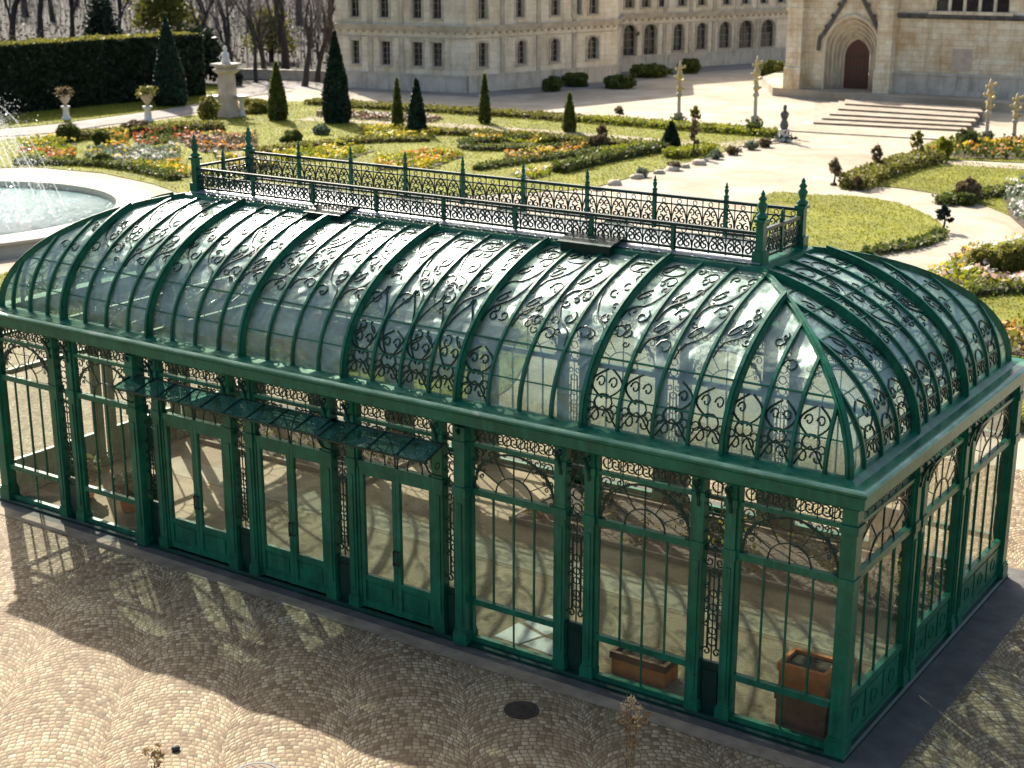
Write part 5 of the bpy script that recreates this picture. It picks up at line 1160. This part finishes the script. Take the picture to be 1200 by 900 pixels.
# gable moulding over the portal
gm = MB(); pk = TZ+7.6
for sg in (-1, 1): gm.tube([cw.p(ac+sg*(hw+.42), TZ+2.75, .14), cw.p(ac+sg*(hw+.40), TZ+3.5, .14), cw.p(ac+sg*hw*.62, TZ+5.35, .14), cw.p(ac, pk, .14)], .14, 6)
for k in range(5):
    for sg in (-1, 1): t = k/5; gm.lathe(cw.p(ac+sg*(hw+.35)*(1-t*.9), TZ+3.7+(pk-TZ-3.7)*t, .2), [(.02, -.15), (.15, 0), (.02, .17)], 6)
gm.build('gable_moulding', M['darktrim'], ch)
cm = MB(); cm.tube([cw.p(ac+x, z, .06) for x, z in outer], .13, 6); cm.build('hood_moulding', M['church'], ch)
for a, b_ in ((924, 943), (1028, 1047)):
    bm = MB(); x0, x1 = cs(a), cs(b_); cw.box(bm, x0, x1, TZ, TZ+1.5, -.5, 1.25); cw.box(bm, x0+.06, x1-.06, TZ+1.62, TZ+7.5, -.5, 1.1)
    c0 = [cw.p(x0, TZ+1.5, -.5), cw.p(x1, TZ+1.5, -.5), cw.p(x1, TZ+1.5, 1.25), cw.p(x0, TZ+1.5, 1.25), cw.p(x0+.06, TZ+1.62, -.5), cw.p(x1-.06, TZ+1.62, -.5), cw.p(x1-.06, TZ+1.62, 1.1), cw.p(x0+.06, TZ+1.62, 1.1)]; bm.hexa(c0)
    cw.box(bm, x0+.12, x1-.12, TZ+7.5, CHH, -.5, .8); cw.box(bm, x0-.04, x1+.04, TZ+5.6, TZ+5.8, .0, 1.16)
    bm.build('buttress', M['church_wall'], ch)
sm = MB(); s1 = cs(1048)+26
cw.box(sm, cs(1047), s1, TZ+5.35, TZ+5.55, -.1, .25); cw.box(sm, cs(1047), s1, TZ+5.2, TZ+5.35, -.1, .15); sm.build('string_course', M['darktrim'], ch)
sm = MB(); cw.box(sm, cs(1047), s1, TZ, TZ+1.35, -.1, .22); cw.box(sm, cs(1047), s1, TZ+1.35, TZ+1.5, -.1, .32); cw.box(sm, cs(1047), s1, TZ, TZ+.35, .22, .45); sm.build('plinth', M['stone'], ch)
sm = MB(); cw.box(sm, cs(1112), cs(1135), TZ+1.7, TZ+3.2, -.02, .06); sm.build('wall_tablet', M['rosy'], ch)
wf = MB(); nb = 5
for i in range(nb+1): x = W0+(W1-W0)*i/nb; cw.box(wf, x-.1, x+.1, WZ0, WZ1, -.4, -.1)
cw.box(wf, W0-.3, W1+.3, WZ0-.22, WZ0-.002, -.1, .3)
wo = wf.build('window', M['church'], ch); gl = MB()
for i in range(nb): gl.add([cw.p(W0+(W1-W0)*(i+q), z, -.3) for q, z in ((0, WZ0), (1/nb, WZ0), (1/nb, WZ1), (0, WZ1))] if False else [cw.p(W0+(W1-W0)*(i+a)/nb, z, -.3) for a, z in ((0, WZ0), (1, WZ0), (1, WZ1), (0, WZ1))], [(0, 1, 2, 3)])
gl.build('pane', M['window_dark'], wo)
# roof and side return of the church
rf = MB(); xA, xB = cs(922), s1
c4 = [cw.p(xA, CHH, 0), cw.p(xB, CHH, 0), cw.p(xB, CHH, -14), cw.p(xA, CHH, -14)]; rf.add(c4+[cw.p(xA, CHH+1.5, -7), cw.p(xB, CHH+1.5, -7)], [(0, 1, 5, 4), (2, 3, 4, 5), (3, 0, 4), (1, 2, 5)]); rf.build('roof', M['leadroof'], ch)
rf = MB(); rf.add([cw.p(xA+.4, TZ, 0), cw.p(xA+.4, TZ, -14), cw.p(xA+.4, CHH, -14), cw.p(xA+.4, CHH, 0)], [(0, 1, 2, 3)]); rf.build('side_wall', M['church_wall'], ch)
# stone steps: broad treads
st = thing('stone_steps', 'broad flight of pale stone steps below the church', 'steps', G(1050, 135))
TL, TR = [(990, 121), (982, 127), (972, 133), (963, 138), (953, 143)], [(1152, 131), (1148, 137), (1144, 142), (1139, 147), (1134, 152)]
b = MB()
for k in range(5):
    z = TZ-.12*k-.004; za, zb = G(*TL[k], z), G(*TR[k], z)
    e_ = (za-CPOS); e_.z = 0; e_.normalize(); far = 2.6
    b.hexa([(p.x, p.y, zz) for zz in (-.02, z) for p in (za, zb, zb+e_*(far+k*2.3), za+e_*(far+k*2.3))])
    b.hexa([(p.x, p.y, zz) for zz in (z-.045, z+.0025) for p in (za-e_*.06, zb-e_*.06, zb-e_*.004, za-e_*.004)])
b.build('step', M['steps'], st)
b = MB(); lz = [G(880, 151), G(960, 156), G(1100, 164)];
for a, c in zip(lz[:-1], lz[1:]): b.tube([a, c], .10, 4)
tag(b.build('kerb', M['trim']), kind='structure')

# ================================================================== TREES
def bare_tree(rd, h_, r0, spread=1.0, depth=5, fine=True):
    b = MB(); tw = MB(); tips = []
    def grow(p, d, ln_, r, lv):
        n = 4 if lv < 2 else 3; pts = [p]; q = p; dd = d
        for i in range(n):
            dd = (dd+Vector((rd.uniform(-1, 1), rd.uniform(-1, 1), rd.uniform(-.4, .9)))*(.10+.05*lv)).normalized(); q = q+dd*ln_/n; pts.append(q)
        (b if lv < 3 else tw).tube(pts, r, 6 if lv < 2 else (4 if lv < 3 else 3), r*(.62 if lv else .6), True, False)
        if lv >= depth: return
        k = rd.choice((2, 3, 3)) if lv else rd.choice((3, 4))
        for i in range(k):
            t = 1 if i == 0 else rd.uniform(.45, .95); s = pts[min(n, max(1, round(t*n)))]
            nd = (dd+Vector((rd.uniform(-1, 1), rd.uniform(-1, 1), rd.uniform(-.1, .7)))*(.55+.1*lv)*spread).normalized()
            grow(s, nd, ln_*rd.uniform(.62, .92), r*(.6 if i == 0 else .45), lv+1)
    grow(Vector((0, 0, -.05)), Vector((rd.uniform(-.1, .1), rd.uniform(-.1, .1), 1)).normalized(), h_*.30, r0, 0)
    return b, tw
def place_tree(px, py, h_, r0, label, seed, spread=1.0, depth=5, dist=None, proto=None, rot=0):
    g = G(px, py); rd = random.Random(seed)
    if proto:
        c = copy_tree(proto, (g.x, g.y, 0), label); c.rotation_euler.z = rot; s = h_/10; c.scale = (s, s, s*rd.uniform(.9, 1.15)); return c
    r = thing('bare_tree', label, 'tree', (0, 0, 0), 'bare winter trees beyond the garden'); b, tw = bare_tree(rd, h_, r0, spread, depth)
    b.build('trunk', M['bark'], r); tw.build('twigs', M['twig'], r); r.location = (g.x, g.y, 0); return r
T1 = place_tree(270, 88, 10, .34, 'thick bare tree behind the statue pedestal', 1); T2 = place_tree(357, 101, 10, .30, 'forked bare tree just left of the tallest cypress', 5); T3 = place_tree(300, 96, 10, .2, 'thin bare tree right of the thick one behind the pedestal', 9)
T4 = place_tree(105, 56, 10, .26, 'bare tree rising over the middle of the clipped hedge', 21)
others = [(310, 92, 8, 'slender bare tree second right of the thick one'), (372, 96, 9, 'bare tree whose boughs cross the chateau end'), (393, 92, 12, 'slim bare tree rising behind the tallest cypress'), (415, 97, 8, 'bare tree standing against the chateau end windows'), (335, 84, 12, 'bare tree behind the forked one by the cypress'),
 (245, 74, 13, 'bare tree between the olive conifer and the thick bare tree'), (140, 54, 13, 'bare tree just left of the yellow-green tree over the hedge'), (85, 50, 14, 'bare tree over the hedge above the first urn'), (48, 52, 13, 'bare tree over the hedge, second from its fountain end'), (15, 50, 14, 'bare tree over the hedge nearest its fountain end'),
 (118, 30, 16, 'tall far bare tree deep in the wood above the hedge'), (62, 26, 17, 'far bare tree deep in the wood above the first urn'), (30, 20, 17, 'far bare tree deep in the wood at the fountain end'), (165, 22, 17, 'far bare tree behind the yellow-green tree'), (240, 34, 16, 'far bare tree left of the thick bare tree'), (292, 40, 15, 'far bare tree between the two behind the pedestal'), (325, 44, 15, 'far bare tree behind the slender ones'), (350, 30, 18, 'farthest tall bare tree above the forked one'), (385, 48, 15, 'far bare tree near the chateau end'), (210, 18, 18, 'farthest bare tree above the cone yew'), (-10, 60, 13, 'bare tree above the hedge beyond the fountain jets'), (-25, 34, 17, 'far bare tree above the fountain jets'), (90, 8, 20, 'deepest bare tree over the middle of hedge'), (270, 8, 20, 'deepest bare tree above the statue'), (150, 4, 20, 'deepest bare tree above the second urn'), (20, 2, 20, 'deepest bare tree above the hedge fountain end'), (330, 6, 20, 'deepest bare tree above the leaning cypress')]
rt = random.Random(4)
for i, (px, py, h_, lb) in enumerate(others): place_tree(px, py, h_*1.0, .2, lb, i+50, proto=(T1, T2, T3, T4)[i % 4], rot=rt.uniform(0, 6.28))
def leafy(px, py, h_, R, fol, label, n=5200):
    g = G(px, py); r = thing('leafy_tree', label, 'tree', (g.x, g.y, 0)); b = MB(); b.tube([(g.x, g.y, -.05), (g.x+.1, g.y, h_*.4), (g.x, g.y+.1, h_*.85)], .28, 8, .08, True)
    cl = []
    rd = random.Random(px)
    for i in range(26):
        z = h_*(.22+.72*i/26); a = i*2.4; l_ = R*(1.05-.75*i/26)*rd.uniform(.5, 1); c = Vector((g.x+math.cos(a)*l_, g.y+math.sin(a)*l_, z)); b.tube([(g.x, g.y, z-.4), c], .06, 4, .02); cl.append(np.array(c)+RNG.normal(size=(n//26, 3))*np.array([R*.24, R*.24, h_*.055]))
    b.build('trunk', M['bark'], r); leaves('crown', np.vstack(cl), .3, fol, r)
leafy(192, 50, 7.6, 3.4, FOL['spring'], 'yellow-green leafy tree rising behind the clipped hedge'); leafy(236, 98, 4.3, 1.6, FOL['dark'], 'dark evergreen at the end of the clipped hedge', 4200); leafy(122, 62, 5.6, 1.5, FOL['dark'], 'small dark evergreen behind the clipped hedge', 3000)
leafy(318, 72, 5, 2.2, FOL['spring'], 'sparse yellowish tree in the wood behind the leaning cypress', 1500)
# underwood: a far mass of thin stems and twigs
um = []; b = MB(); ru = random.Random(2)
for i in range(1300):
    px, py = ru.uniform(-60, 420), ru.uniform(-40, 66) if ru.random() < .8 else ru.uniform(60, 88)
    if py > 50 and px < 250: py = ru.uniform(-40, 44)
    g = G(px, py); h_ = ru.uniform(3, 9); d = Vector((ru.uniform(-.15, .15), ru.uniform(-.15, .15), 1)); r = ru.uniform(.015, .05)
    b.tube([g, g+d*h_*.5, g+d*h_+Vector((ru.uniform(-.6, .6), ru.uniform(-.6, .6), 0))], r, 3, r*.3, cap=False)
    for k in range(5):
        z = h_*ru.uniform(.25, .95); s = g+d*z; e = s+Vector((ru.uniform(-1.4, 1.4), ru.uniform(-1.4, 1.4), ru.uniform(.3, 1.8))); b.tube([s, (s+e)/2+Vector((0, 0, -.1)), e], r*.5, 3, .012, cap=False)
tag(b.build('far_undergrowth', M['twig']), 'grey-brown thicket of thin bare stems filling the far wood', 'undergrowth', kind='stuff')
q = []
for i in range(5000):
    px, py = ru.uniform(-60, 415), ru.uniform(-40, 80); g = G(px, py); q.append((g.x, g.y, ru.uniform(0, .5) if ru.random() < .6 else ru.uniform(0, 2.4)))
tag(leaves('fallen_leaves', q, .26, FOL['litter']), 'brown and olive brush on the floor of the far wood', 'leaves', kind='stuff')
# low stone wall along the far road
a, c = G(280, 92), G(392, 95); b = MB(); d = (c-a).normalized(); wl = Wall(a, d, d.cross(Vector((0, 0, 1)))); ln_ = (c-a).length; wl.box(b, 0, ln_, 0, .7, -.2, .2); wl.box(b, -.05, ln_+.05, .7, .82, -.26, .26)
tag(b.build('low_wall', M['trim']), 'low grey stone wall below the bare trees', 'wall')

# ================================================================== FOREGROUND
def drystalk(px, py, hpx, label, heads, lean=(0, 0), seed=1):
    g = G(px, py); h_ = hpx*pix(g)*1.04; rd = random.Random(seed); r = thing('dried_plant', label, 'plant', (g.x, g.y, 0)); b = MB(); hp = []; lf = []
    for i in range(heads):
        a = rd.uniform(0, 6.28); s = rd.uniform(.02, .2); tip = g+Vector((math.cos(a)*s+lean[0], math.sin(a)*s+lean[1], h_*rd.uniform(.55, 1))); base = g+Vector((math.cos(a)*.05, math.sin(a)*.05, 0))
        mid = (base+tip)/2+Vector((rd.uniform(-.06, .06), rd.uniform(-.06, .06), 0)); b.tube([base, mid, tip], .007, 5, .004)
        leaves('flower_head', np.array(tip)+RNG.normal(size=(30, 3))*.026, .034, M['dryhead'], r, aspect=1.1)
        for k in range(3): t = rd.uniform(.15, .9); lf.append(np.array(base+(tip-base)*t)+RNG.normal(size=3)*.045)
        for k in range(3):
            t = rd.uniform(.4, .85); s0 = base+(tip-base)*t; e = s0+Vector((rd.uniform(-.12, .12), rd.uniform(-.12, .12), rd.uniform(.05, .18))); b.tube([s0, e], .004, 4, .002); lf += list(np.array(e)+RNG.normal(size=(5, 3))*.014)
    b.build('stems', M['dry'], r); leaves('withered_leaves', lf, .05, M['dry'], r, aspect=2)
drystalk(738, 906, 104, 'tall dried plant with tan seed heads by the corner window', 8, (.03, .0), 3)
drystalk(186, 906, 34, 'short withered stalks sprouting from the sunlit cobbles', 3, (0, 0), 5)
def disc(px, py, r, label, name, mats, ring=False):
    g = G(px, py, .02); rr = thing(name, label, 'cover', (g.x, g.y, 0)); b = MB()
    b.lathe((g.x, g.y, .004), [(r, 0), (r, .012), (r*.86, .014), (r*.84, .006), (r*.3, .009)], 28, False); b.build('frame', mats[0], rr)
    c = MB(); c.lathe((g.x, g.y, .012), [(r*.82, 0), (r*.80, .012)], 28, False)
    for k in range(-3, 4): y = k*r*.2; x = math.sqrt(max(.01, (r*.7)**2-y*y)); c.box(g.x-x, g.x+x, g.y+y-.012, g.y+y+.012, .0245, .031)
    c.build('lid', mats[1], rr)
disc(611, 831, .27, 'dark rusty drain cover in the shaded cobbles', 'drain_cover', (M['hole'], M['hole']))
disc(300, 908, .36, 'pale round cover with dark rim at the sunlit cobbles edge', 'manhole_cover', (M['black_iron'], M['slab']))
g = G(206, 879); b = MB(); b.lathe((g.x, g.y, 0), [(.05, 0), (.07, .03), (.05, .06), (.01, .075)], 8); tag(b.build('small_rock', M['black_iron'], origin=(g.x, g.y, 0)), 'small dark stone lying on the sunlit cobbles', 'stone')

# repeats of a kind share a group
GROUPS = {'garden_shrub': 'loose shrubs on the lawn behind the greenhouse', 'round_bush': 'bushes set about the garden', 'cone_yew': 'cone-shaped yews and cypresses', 'low_hedge': 'low hedges of the parterre', 'flower_bed': 'flower beds of the parterre',
          'sapling': 'young saplings along the paths', 'garden_column': 'golden topped garden columns', 'garden_urn': 'stone urns before the clipped hedge', 'planter_box': 'planter boxes inside the glass', 'potted_plant': 'potted plants inside the far windows',
          'edging_plant': 'tufts among the edging stones', 'leafy_tree': 'trees in leaf behind the hedge', 'dried_plant': 'dried plants on the cobbles', 'planting_bed': 'earth beds inside the greenhouse'}
for o in S.objects:
    k = o.name.split('.')[0]
    if o.parent is None and k in GROUPS and 'group' not in o: o['group'] = GROUPS[k]
